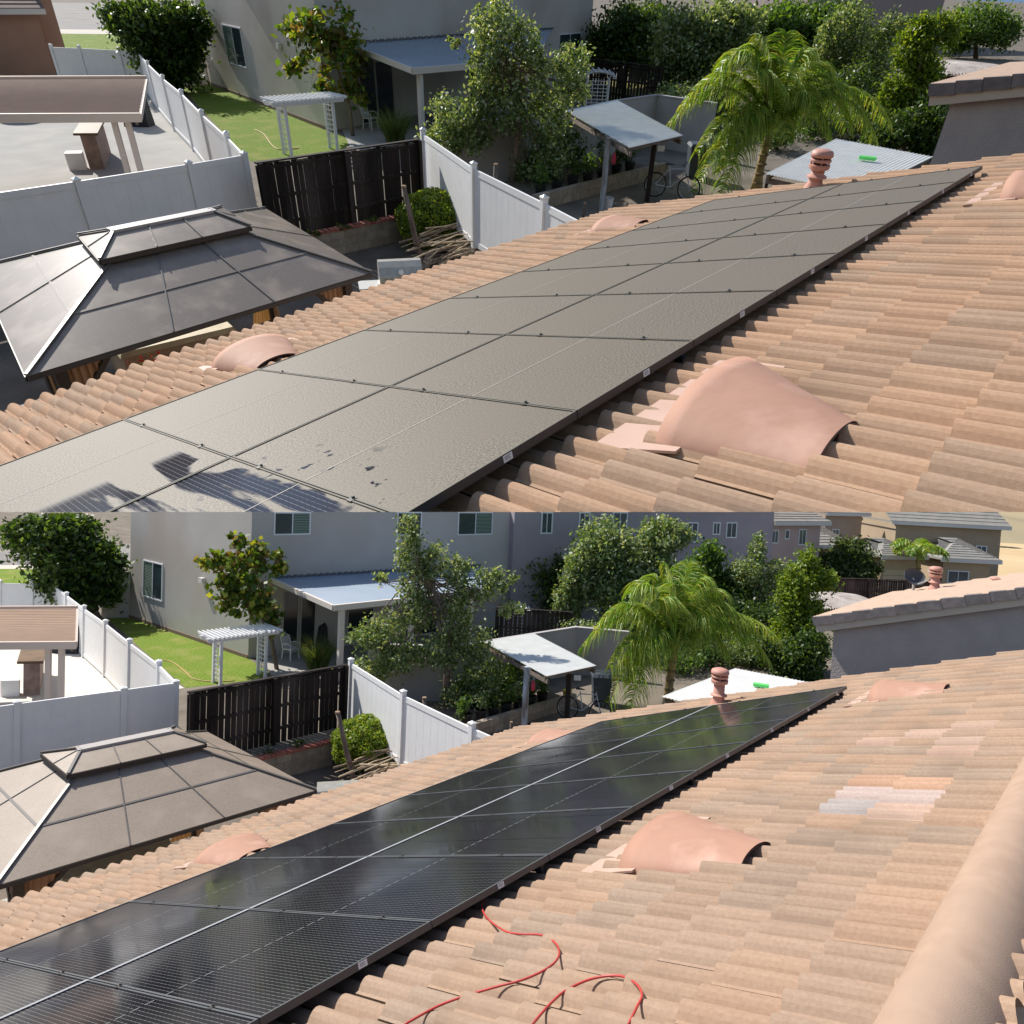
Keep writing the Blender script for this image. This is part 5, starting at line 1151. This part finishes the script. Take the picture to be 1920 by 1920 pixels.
        tree(P, 'olive_tree', 'loose grey green tree right of the palm, before the wooden fence', 'tree', P.G(1600, 215, 0), [(1590, 60, 45, 35), (1640, 120, 40, 40), (1560, 75, 30, 40), (1600, 160, 40, 34), (1668, 60, 26, 30)], 14000, .16, 'olive', .12)
        tree(P, 'lime_tree', 'bright lime green tree beside the house wing', 'tree', P.G(1725, 285, 0), [(1720, 70, 36, 30), (1705, 105, 30, 30), (1740, 50, 34, 22), (1705, 160, 34, 30), (1690, 205, 28, 34), (1735, 140, 34, 34), (1770, 60, 30, 28), (1730, 200, 36, 36), (1665, 180, 24, 24)], 15000, .15, 'lime', .1, hollow=.3)
        tree(P, 'evergreen_tree', 'dark shrubby tree under the lime green one', 'tree', P.G(1700, 300, 0), [(1690, 245, 44, 30), (1740, 240, 40, 40), (1650, 262, 34, 22), (1730, 285, 26, 22)], 9000, .16, 'dark', .1, hollow=.3)
        tree(P, 'evergreen_tree', 'dark tree filling the gap between the conifer and the grey green tree', 'tree', P.G(1225, 160, 0)+P.fh*5, [(1225, 50, 50, 40), (1215, 100, 36, 40), (1375, 50, 50, 36), (1400, 95, 40, 30)], 12000, .26, 'dark', .2, hollow=.2)
        tree(P, 'evergreen_tree', 'dark tree furthest behind the palm, before the distant house', 'tree', P.G(1530, 165, 0)+P.fh*4, [(1500, 40, 60, 34), (1570, 50, 50, 40), (1620, 90, 50, 40), (1540, 110, 60, 40)], 14000, .26, 'dark', .2, hollow=.2)
        tree(P, 'shade_tree', 'green tree at the top right corner above the curved shed roof', 'tree', P.G(1830, 110, 0), [(1830, 45, 60, 32), (1800, 75, 30, 22), (1870, 60, 40, 26)], 9000, .3, 'mid', .2)
    else:
        tree(P, 'shade_tree', 'dense dark green tree beside the side gate', 'tree', P.G(190, 1172, 0), [(120, 1040, 66, 50), (60, 1005, 50, 34), (180, 1060, 46, 46), (155, 1110, 56, 40), (120, 985, 60, 26), (205, 1100, 22, 34), (90, 1090, 30, 24)], 17000, .26, 'dark', .2)
        tree(P, 'young_tree', 'young tree with large yellow green leaves beside the pergola', 'tree', P.G(520, 1255, 0), [(445, 1015, 16, 18), (410, 1045, 30, 26), (455, 1065, 34, 34), (495, 1040, 26, 26), (425, 1100, 34, 24), (470, 1120, 34, 36), (515, 1060, 20, 22), (440, 1140, 22, 14), (500, 1140, 26, 26), (505, 1175, 24, 16)], 2000, .26, 'autumn', .07, [(510, 1200), (470, 1110), (445, 1040)], asp=.8, tight=.3, droop=.5)
        tree(P, 'olive_tree', 'tall grey green tree with spreading branches behind the white fence', 'tree', P.G(835, 1330, 0),
             [(765, 990, 22, 30), (775, 1040, 28, 40), (780, 1100, 34, 40), (815, 1050, 26, 30), (855, 1075, 22, 30), (870, 1110, 26, 30), (780, 1150, 40, 30), (720, 1190, 40, 34), (850, 1160, 34, 40), (905, 1100, 26, 30), (945, 1085, 22, 24), (690, 1190, 34, 24), (700, 1250, 40, 26), (760, 1230, 40, 30), (830, 1215, 44, 34), (885, 1200, 34, 40), (905, 1270, 38, 40), (860, 1310, 36, 26), (712, 1090, 16, 14), (960, 1140, 22, 16)],
             18000, .13, 'olive', .11, [(838, 1260), (845, 1180), (790, 1060)], tight=.26)
        tree(P, 'evergreen_tree', 'dark tree with a yellow green top beyond the arbor', 'tree', P.G(1000, 1165, 0), [(1000, 1090, 46, 46), (985, 1050, 36, 22), (1030, 1120, 34, 36), (1000, 1020, 20, 18), (1045, 1070, 26, 30), (965, 1100, 20, 34)], 15000, .22, PAL['dark']+[(.20, .28, .03)], .2, hollow=.3)
        tree(P, 'olive_tree', 'broad grey green tree left of the palm, behind the grey wall', 'tree', P.G(1140, 1200, 0), [(1130, 1030, 52, 50), (1180, 1060, 52, 50), (1090, 1080, 36, 44), (1240, 1010, 44, 34), (1150, 1110, 50, 40), (1065, 1130, 28, 30), (1220, 1060, 44, 40), (1265, 1000, 34, 24)], 30000, .2, 'olive', .2, hollow=.3)
        tree(P, 'evergreen_tree', 'dark leafy tree behind the palm crown', 'tree', P.G(1300, 1190, 0), [(1330, 1045, 32, 28), (1310, 1085, 50, 34), (1380, 1100, 40, 40), (1240, 1100, 40, 30), (1360, 1140, 50, 40)], 15000, .22, 'mid', .2, hollow=.3)
        tree(P, 'olive_tree', 'loose grey green tree right of the palm, before the pink house', 'tree', P.G(1430, 1205, 0), [(1420, 1035, 18, 40), (1400, 1075, 34, 30), (1440, 1110, 34, 34), (1455, 1066, 22, 18), (1430, 1150, 40, 30)], 8000, .15, 'olive', .12)
        tree(P, 'lime_tree', 'bright lime green tree beside the house wing', 'tree', P.G(1500, 1255, 0), [(1518, 1050, 24, 22), (1500, 1080, 36, 28), (1490, 1120, 34, 30), (1535, 1085, 34, 28), (1480, 1165, 30, 30), (1465, 1205, 28, 26), (1515, 1150, 36, 34), (1500, 1195, 34, 28)], 16000, .15, 'lime', .1, hollow=.3)
        tree(P, 'evergreen_tree', 'dark shrubby tree under the lime green one', 'tree', P.G(1490, 1275, 0), [(1480, 1235, 44, 30), (1525, 1215, 34, 40), (1440, 1225, 26, 26), (1520, 1262, 26, 22), (1475, 1262, 40, 16)], 9000, .16, 'dark', .1, hollow=.3)
        tree(P, 'shade_tree', 'wide bushy tree before the tan house', 'tree', P.G(1605, 1115, 0), [(1600, 1040, 36, 28), (1580, 1070, 46, 34), (1625, 1075, 26, 28), (1595, 1100, 44, 20), (1560, 1060, 24, 22)], 14000, .28, [(.07, .12, .03), (.10, .15, .04), (.05, .08, .02), (.13, .17, .06)], .2, hollow=.3)
        palm(P, 'small fan of palm fronds before the tan house far off', P.G(1722, 1120, 0), (1722, 1035), 52, nf=22, seed=5, leaf_w=.13, dens=46, group=None, tr=.18)
        for i, (x, y, r_) in enumerate(((1650, 985, 20), (1672, 980, 16), (1850, 985, 24), (1780, 978, 20))):
            q = P.G(x, y+22, 0); q = P.C+(q-P.C)*.82; tree(P, 'distant_tree', 'small far tree on the hill, %s from the left' % ('first', 'second', 'fourth', 'third')[i], 'tree', q*[1, 1, 0], [(x, y, r_, 11)], 1400, .5, 'mid', .15, limbs=False, group='far trees on the hill')
    # shrubs under the olive tree and along the low wall
    for i, (px, r_, h_) in enumerate(pick([((905, 315), .6, 1.0), ((1010, 352), .55, .9), ((1060, 330), .6, 1.2), ((1105, 300), .6, 1.1)], [((775, 1305), .6, 1.0), ((880, 1340), .55, .9), ((930, 1322), .6, 1.2), ((965, 1295), .6, 1.1)])):
        bed_plant(P, P.G(*px, 0)+P.fh*.6, r_, h_, 'dark leafy shrub below the grey green tree, %s from the left' % ('first', 'second', 'third', 'fourth')[i], ('olive', 'dark', 'mid', 'dark')[i], 1500, .13, 'shrubs behind the low block wall')
    # palm with hanging leaflets
    tg = [(-200, 0, .75), (-165, -50, .85), (-125, -70, .85, .4), (-95, -120, .9, -.3), (-60, -150, .8, .5), (-15, -185, .35), (35, -190, .35, .4), (75, -150, .7), (110, -120, .7, .4), (135, -75, .85), (180, -40, .75), (228, -20, .6), (205, 20, .7, -.3), (120, 10, .9, -.6),
          (-135, 40, .75, -.6), (-95, 75, .9, -.9), (-60, 10, 1.1, -.9), (35, 10, 1.1, -1.0), (-140, 115, .75, -.8), (-95, 130, .8, -1.1), (-30, -110, .6, -1.0), (55, -100, .6, .9), (-80, -60, .9, .9), (150, -10, .8, .7), (10, -140, .5, -.6), (90, -60, .8, -.8)]
    cx, cy = pick((1440, 252), (1262, 1222)); fs = pick(1.0, .88)
    tg = [(cx+a_[0]*fs, cy+a_[1]*fs, a_[2], *(a_[3:])) for a_ in tg]
    palm(P, 'big feathery palm with drooping fronds behind the tiled roof', P.G(*pick((1418, 356), (1252, 1322)), 0), pick((1440, 252), (1262, 1222)), 200, nf=len(tg), seed=4, targets=tg, leaf_w=.042, dens=96)
    # canopies
    k = pick([(1181, 277), (1281, 254), (1156, 187), (1061, 208)], [(1025, 1268), (1118, 1248), (1000, 1187), (908, 1204)])
    hh = [1.9, 1.9, 1.9, 1.9]; t = corrugated(P, [P.G(*q, h_) for q, h_ in zip(k, hh)], 'small sloping corrugated canopy on a peeling pale post', (.80, .81, .80), posts=pick([((1128, 395), (1142, 258), .14, 'peel'), ((1213, 378), (1228, 268), .13, 'dark')], [((982, 1380), (992, 1250), .14, 'peel'), ((1062, 1362), (1072, 1262), .13, 'dark')]))
    k = pick([(1435, 326), (1568, 260), (1750, 294), (1612, 362)], [(1240, 1306), (1378, 1253), (1532, 1282), (1400, 1345)])
    corrugated(P, [P.G(*q, 2.0) for q in k], 'wide flat pale corrugated roof behind the vent pipe', (.84, .84, .76), posts=pick([((1436, 352), (1440, 330), .1, 'dark')], [((1260, 1345), (1262, 1315), .1, 'dark')]), pitch=.10, stain=(.72, .72, .66))
    mb = MB(); q = P.G(*pick((1610, 297), (1412, 1285)), 2.06); mb.hexa([q+P.lat*x*1.2+P.fh*y*1.2+[0, 0, z] for z in (-.02, .05) for x, y in ((0, 0), (.30, -.12), (.36, 0), (.06, .12))]); single(P, 'green_board', mb, mat(P, 'green_plastic', (.12, .65, .15), .5), 'small bright green board lying on the wide pale roof', 'board', q)
    # low block wall with pots, bicycle
    l0, l1 = P.G(*pick((1005, 396), (868, 1392)), 0), P.G(*pick((1250, 330), (1080, 1325)), 0)
    block_wall(P, l0, l1, 0, .42, 'low tan block wall below the row of black pots', cap=False, name='garden_wall', col=(.40, .33, .26))
    dd = nz(l1-l0); nn = np.array([-dd[1], dd[0], 0]); nn = nn if nn@P.fh > 0 else -nn
    for i in range(7):
        f = .10+.11*i; q = l0+(l1-l0)*f+nn*.45; words_ = ('first', 'second', 'third', 'fourth', 'fifth', 'sixth', 'seventh')
        pot_plant(P, q+[0, 0, .2], .17, .36, 'black pot with leafy plant on the low wall, %s from the left' % words_[i], pal=('mid', 'olive', 'dark')[i % 3], n=240, spiky=i % 2 == 0)
    mb = MB(); mb.pbox(l0+nn*.2, l1-l0, nn*2.2, (0, 0, .2)); single(P, 'planting_bed', mb, mat(P, 'bed_soil', (.10, .08, .06), .95, (.15, .12, .09), 5), None, None, l0, kind='structure')
    q = P.G(*pick((1256, 372), (1093, 1352)), 0); bicycle(P, q, P.lat*.9-P.fh*.35, 'silver bicycle parked beside the dark post', 1.0)
    q = P.G(*pick((1140, 392), (992, 1378)), 0); t = Thing(P, 'white_bucket', 'white plastic bucket at the foot of the peeling post', 'bucket', q)
    t.part('body', MB().lathe(q, [(.11, 0), (.14, .30), (.15, .30), (.15, .32), (.13, .32), (.105, .02)], 16), mat(P, 'white_plastic', (.72, .73, .75), .4)); t.part('handle', MB().tube([q+[.14, 0, .3], q+[.1, .1, .22], q+[-.1, .1, .22], q+[-.14, 0, .3]], .006, 5), bkm)
    q = P.G(*pick((1237, 330), (1076, 1318)), 0)+nn*.3; t = Thing(P, 'yellow_pot', 'yellow bucket in the shade under the canopy', 'bucket', q); t.part('body', MB().lathe(q, [(.12, 0), (.15, .34), (.13, .34), (.11, .03)], 14), mat(P, 'yellow_plastic', (.60, .45, .05), .5)); t.part('rim', MB().lathe(q, [(.15, .32), (.165, .33), (.165, .355), (.15, .36)], 14), mat(P, 'yellow_plastic', (.60, .45, .05), .5))
    # grey yard walls behind the palm
    def wall2(pts, h, label, col=(.42, .40, .40), name='stucco_wall'):
        P_ = [P.G(*q, h)*[1, 1, 0] for q in pts]; t = Thing(P, name, label, 'wall', P_[0]); m = mat(P, name+'_%d' % int(col[0]*100), col, .95, tuple(c*.9 for c in col), 1.5)
        for a, b in zip(P_, P_[1:]):
            d = nz(b-a); t.part('wall_panel', MB().pbox(a, b-a, P.fh*.15, (0, 0, h)), m); t.part('coping', MB().pbox(a-P.fh*.03+[0, 0, h+.001], b-a, P.fh*.21, (0, 0, .05)), m)
        return t
    wall2(pick([(830, 230), (985, 228), (1156, 191), (1232, 180), (1345, 196)], [(690, 1210), (850, 1215), (1005, 1190), (1080, 1178), (1180, 1187)]), 1.75, 'long plain grey wall behind the plants and the palm')
    if A_:
        board_fence(P, P.G(1110, 112, 1.8), P.G(1245, 128, 1.8), 'dark picket fence behind the conifer', h=1.8, col=(.03, .022, .018), gap=.05, name='picket_fence')
        far_house(P, 'distant house wall with dark windows at the top right', P.G(1500, 86, 0), P.G(1745, 84, 0), 7, 9, 2, (.44, .36, .36), (.35, .32, .31), [(1655, 30, 1672, 40), (1690, 30, 1716, 54)], name='distant_house')
        board_fence(P, P.G(1610, 62, 1.8), P.G(1700, 64, 1.8), 'pale leaning wooden fence at the top right', h=1.8, col=(.26, .23, .23), gap=.04, name='grey_fence')
    else:
        board_fence(P, P.G(930, 1140, 1.8), P.G(1075, 1150, 1.8), 'dark picket fence behind the dark tree', h=1.8, col=(.03, .022, .018), gap=.05, name='picket_fence')
        t, wm, d, nn_ = far_house(P, 'long mauve grey two storey house behind the palm', P.G(955, 1175, 0), P.G(1440, 1140, 0), 8.5, 9, 2, (.37, .33, .36), None, [(1014, 960, 1036, 1001), (1085, 960, 1106, 999), (1148, 960, 1176, 994), (1286, 979, 1308, 1017), (1336, 979, 1350, 1003), (1361, 979, 1381, 1009)], name='mauve_house')
        far_house(P, 'pinkish house with three small upper windows', P.G(1440, 1120, 0), P.G(1530, 1112, 0), 5.0, 6, 1.2, (.50, .38, .35), (.30, .27, .24), [(1446, 994, 1459, 1019), (1471, 993, 1480, 1011), (1497, 992, 1511, 1022), (1476, 1050, 1500, 1078)], name='pink_house')
        far_house(P, 'tan house with an orange sunlit gable, second from the left', P.G(1540, 1085, 0), P.G(1608, 1083, 0), 5.4, 9, 1.6, (.42, .33, .27), (.29, .26, .23), [(1560, 992, 1573, 1003)], name='gabled_house')
        far_house(P, 'low roofed house part before the gabled house', P.G(1525, 1098, 0), P.G(1580, 1096, 0), 3.0, 6, 1.6, (.45, .34, .28), (.33, .30, .26), [], name='low_house', hip=True)
        t, wm, d, nn_ = far_house(P, 'large tan house with a long grey roof', P.G(1672, 1095, 0), P.G(1868, 1108, 0), 5.0, 9, 2.2, (.38, .30, .21), (.25, .24, .22), [(1829, 1023, 1850, 1046), (1692, 1012, 1708, 1028)], name='tan_house')
        q0_, q1_ = P.G(1648, 1113, 0), P.G(1716, 1113, 0)
        far_house(P, 'cream garage front with a wide door beside the palm', q0_, q1_, 2.7, 5, 1.0, (.50, .40, .26), (.25, .24, .22), [], name='garage', hip=True, doors=[(1655, 1068, 1708, 1105)])
        far_house(P, 'single storey tan house front with a wide white window', P.G(1764, 1118, 0), P.G(1852, 1122, 0), 2.7, 5, 1.3, (.44, .34, .23), (.27, .26, .24), [(1776, 1070, 1816, 1094)], name='tan_annex', hip=True)
        board_fence(P, P.G(1560, 1085, 1.8), P.G(1760, 1090, 1.8), 'dark brown fence beyond the house wing', h=1.8, col=(.05, .03, .025), gap=.03, name='picket_fence')
        board_fence(P, P.G(1425, 1085, 1.8), P.G(1478, 1090, 1.8), 'grey wooden fence before the pink house', h=1.8, col=(.26, .22, .23), gap=.03, name='grey_fence')
    # curved corrugated shed roof beyond the wing
    b = P.G(*pick((1835, 215), (1610, 1190)), 0)+P.fh*1.5; ct = P.D(*pick((1835, 150), (1600, 1150)), b); mp = P.mpp(b); w_ = pick(150, 120)*mp
    t = Thing(P, 'garden_shed', 'shed with a weathered pale curved corrugated roof beyond the wing', 'shed', b*[1, 1, 0]); d = nz(P.lat+P.fh*.1); e = np.array([-d[1], d[0], 0]); e = e if e@P.fh > 0 else -e
    t.part('wall', MB().pbox((ct-d*w_/2)*[1, 1, 0], d*w_, e*2.6, (0, 0, ct[2])), mat(P, 'shed_wall', (.34, .24, .19), .9))
    mb = MB(); n_ = 150; m_ = 8; g = [[ct-d*w_*.53+d*w_*1.06*i/n_+e*(-.2+3.0*j/m_)+[0, 0, .08+(.42 if A_ else .5)*math.sin(math.pi*(.08+.5*j/m_))+.05*math.sin(i*1.0472)+.12*math.sin(math.pi*i/n_)] for i in range(n_+1)] for j in range(m_+1)]
    for j in range(m_):
        for i in range(n_): mb.face([g[j][i], g[j][i+1], g[j+1][i+1], g[j+1][i]])
    t.part('roof', mb, mat(P, 'weathered_sheet', (.40, .36, .34), .8, (.24, .21, .20), 1.6, col3=(.50, .47, .45), n3=.8), smooth=True)
    # support wire by the palm
    b = P.G(*pick((1625, 272), (1420, 1262)), 0)+P.fh*2; tp = P.D(*pick((1585, 212), (1380, 1198)), b); single(P, 'leaning_pole', MB().tube([P.D(*pick((1626, 270), (1427, 1262)), b), (tp+b*[1, 1, 0]+[0, 0, tp[2]])/2*0+tp], .02, 6), mat(P, 'pale_pole', (.45, .43, .40), .6), 'thin pale pole leaning behind the wide flat roof', 'pole', b)
    # odds and ends under the canopies
    q = P.G(*pick((1305, 338), (1128, 1328)), 0)+P.fh*.4; t = Thing(P, 'wheeled_bin', 'dark blue wheeled bin in the shade beside the bicycle', 'wheeled bin', q); bm_ = mat(P, 'bin_plastic', (.05, .065, .08), .5, (.07, .085, .10), 5)
    x_, y_ = P.lat, P.fh; t.part('body', MB().hexa([q+x_*a_*.24+y_*b_*.26+[0, 0, .05] for a_, b_ in ((-1, -1), (1, -1), (1, 1), (-1, 1))]+[q+x_*a_*.31+y_*b_*.34+[0, 0, .98] for a_, b_ in ((-1, -1), (1, -1), (1, 1), (-1, 1))]), bm_)
    t.part('lid', MB().hexa([q+x_*a_*.34+y_*b_*.38+[0, 0, .981] for a_, b_ in ((-1, -1), (1, -1), (1, 1), (-1, 1))]+[q+x_*a_*.28+y_*b_*.30+[0, 0, 1.07] for a_, b_ in ((-1, -1), (1, -1), (1, 1), (-1, 1))]), bm_)
    for sg in (-1, 1): t.part('wheel', MB().lathe(q+x_*sg*.25+y_*.24+[0, 0, .10], [(.10, 0), (.10, .04)], 14, x_), mat(P, 'tyre_rubber', (.02, .02, .02), .8))
    b0_ = P.G(*pick((1128, 395), (982, 1380)), 0); q = P.D(*pick((1152, 282), (1000, 1272)), b0_)-P.fh*.08
    t = Thing(P, 'hanging_bag', 'red cloth bag hanging beside the peeling post', 'bag', q-[0, 0, .3]); t.part('bag', MB().lathe(q-[0, 0, .34], [(.02, 0), (.06, .04), (.065, .14), (.05, .25), (.02, .30)], 12), mat(P, 'red_cloth', (.42, .05, .08), .8), smooth=True); t.part('cord', MB().tube([q-[0, 0, .05], q+[0, 0, .12]], .008, 5), mat(P, 'pale_pole', (.45, .43, .40), .6))
    q = P.D(*pick((1240, 275), (1083, 1268)), b0_+P.fh*.3); t = Thing(P, 'hanging_sign', 'small pale tin plate hung under the canopy corner', 'plate', q); t.part('plate', MB().pbox(q-[0, 0, .12]-P.lat*.1, P.lat*.2, P.fh*.01, (0, 0, .15)), mat(P, 'tin_plate', (.60, .60, .57), .5)); t.part('hook', MB().tube([q+[0, 0, .02], q+[0, 0, .1]], .006, 5), mat(P, 'rust_wire', (.12, .07, .05), .7))
    for i, (px, h_) in enumerate(pick([((1262, 262), 1.2), ((1340, 250), 1.5), ((1500, 245), 1.5), ((1590, 248), 1.6), ((1660, 255), 1.5)], [((1105, 1245), 1.0), ((1180, 1235), 1.5), ((1300, 1232), 1.5), ((1370, 1230), 1.6), ((1430, 1236), 1.5)])):
        bed_plant(P, P.G(*px, 0)+P.fh*.5, 1.1, h_*1.5, 'dark shrub against the long grey wall behind the palm, %s from the left' % ('first', 'second', 'third', 'fourth', 'fifth')[i], ('olive', 'dark', 'mid', 'dark', 'dark')[i], 3400, .15, 'shrubs against the grey wall')
    for i, (px, h_) in enumerate(pick([((1462, 286), 1.0), ((1530, 268), 1.1), ((1600, 266), 1.1), ((1662, 272), 1.2)], [((1275, 1268), 1.0), ((1330, 1258), 1.1), ((1385, 1252), 1.1), ((1435, 1256), 1.2)])):
        bed_plant(P, P.G(*px, 0)+P.fh*.6, .95, h_, 'low leafy shrub just behind the wide pale roof, %s from the left' % ('first', 'second', 'third', 'fourth')[i], ('mid', 'dark', 'olive', 'dark')[i], 2200, .13, 'low shrubs behind the wide pale roof')
# ------------------------------------------------------------------ run
for P in (B, A):
    terrain(P); house(P); panels(P)
    scene_objects(P)
for o in [o for o in bpy.data.objects if o.type == 'EMPTY' and not o.children]: bpy.data.objects.remove(o)
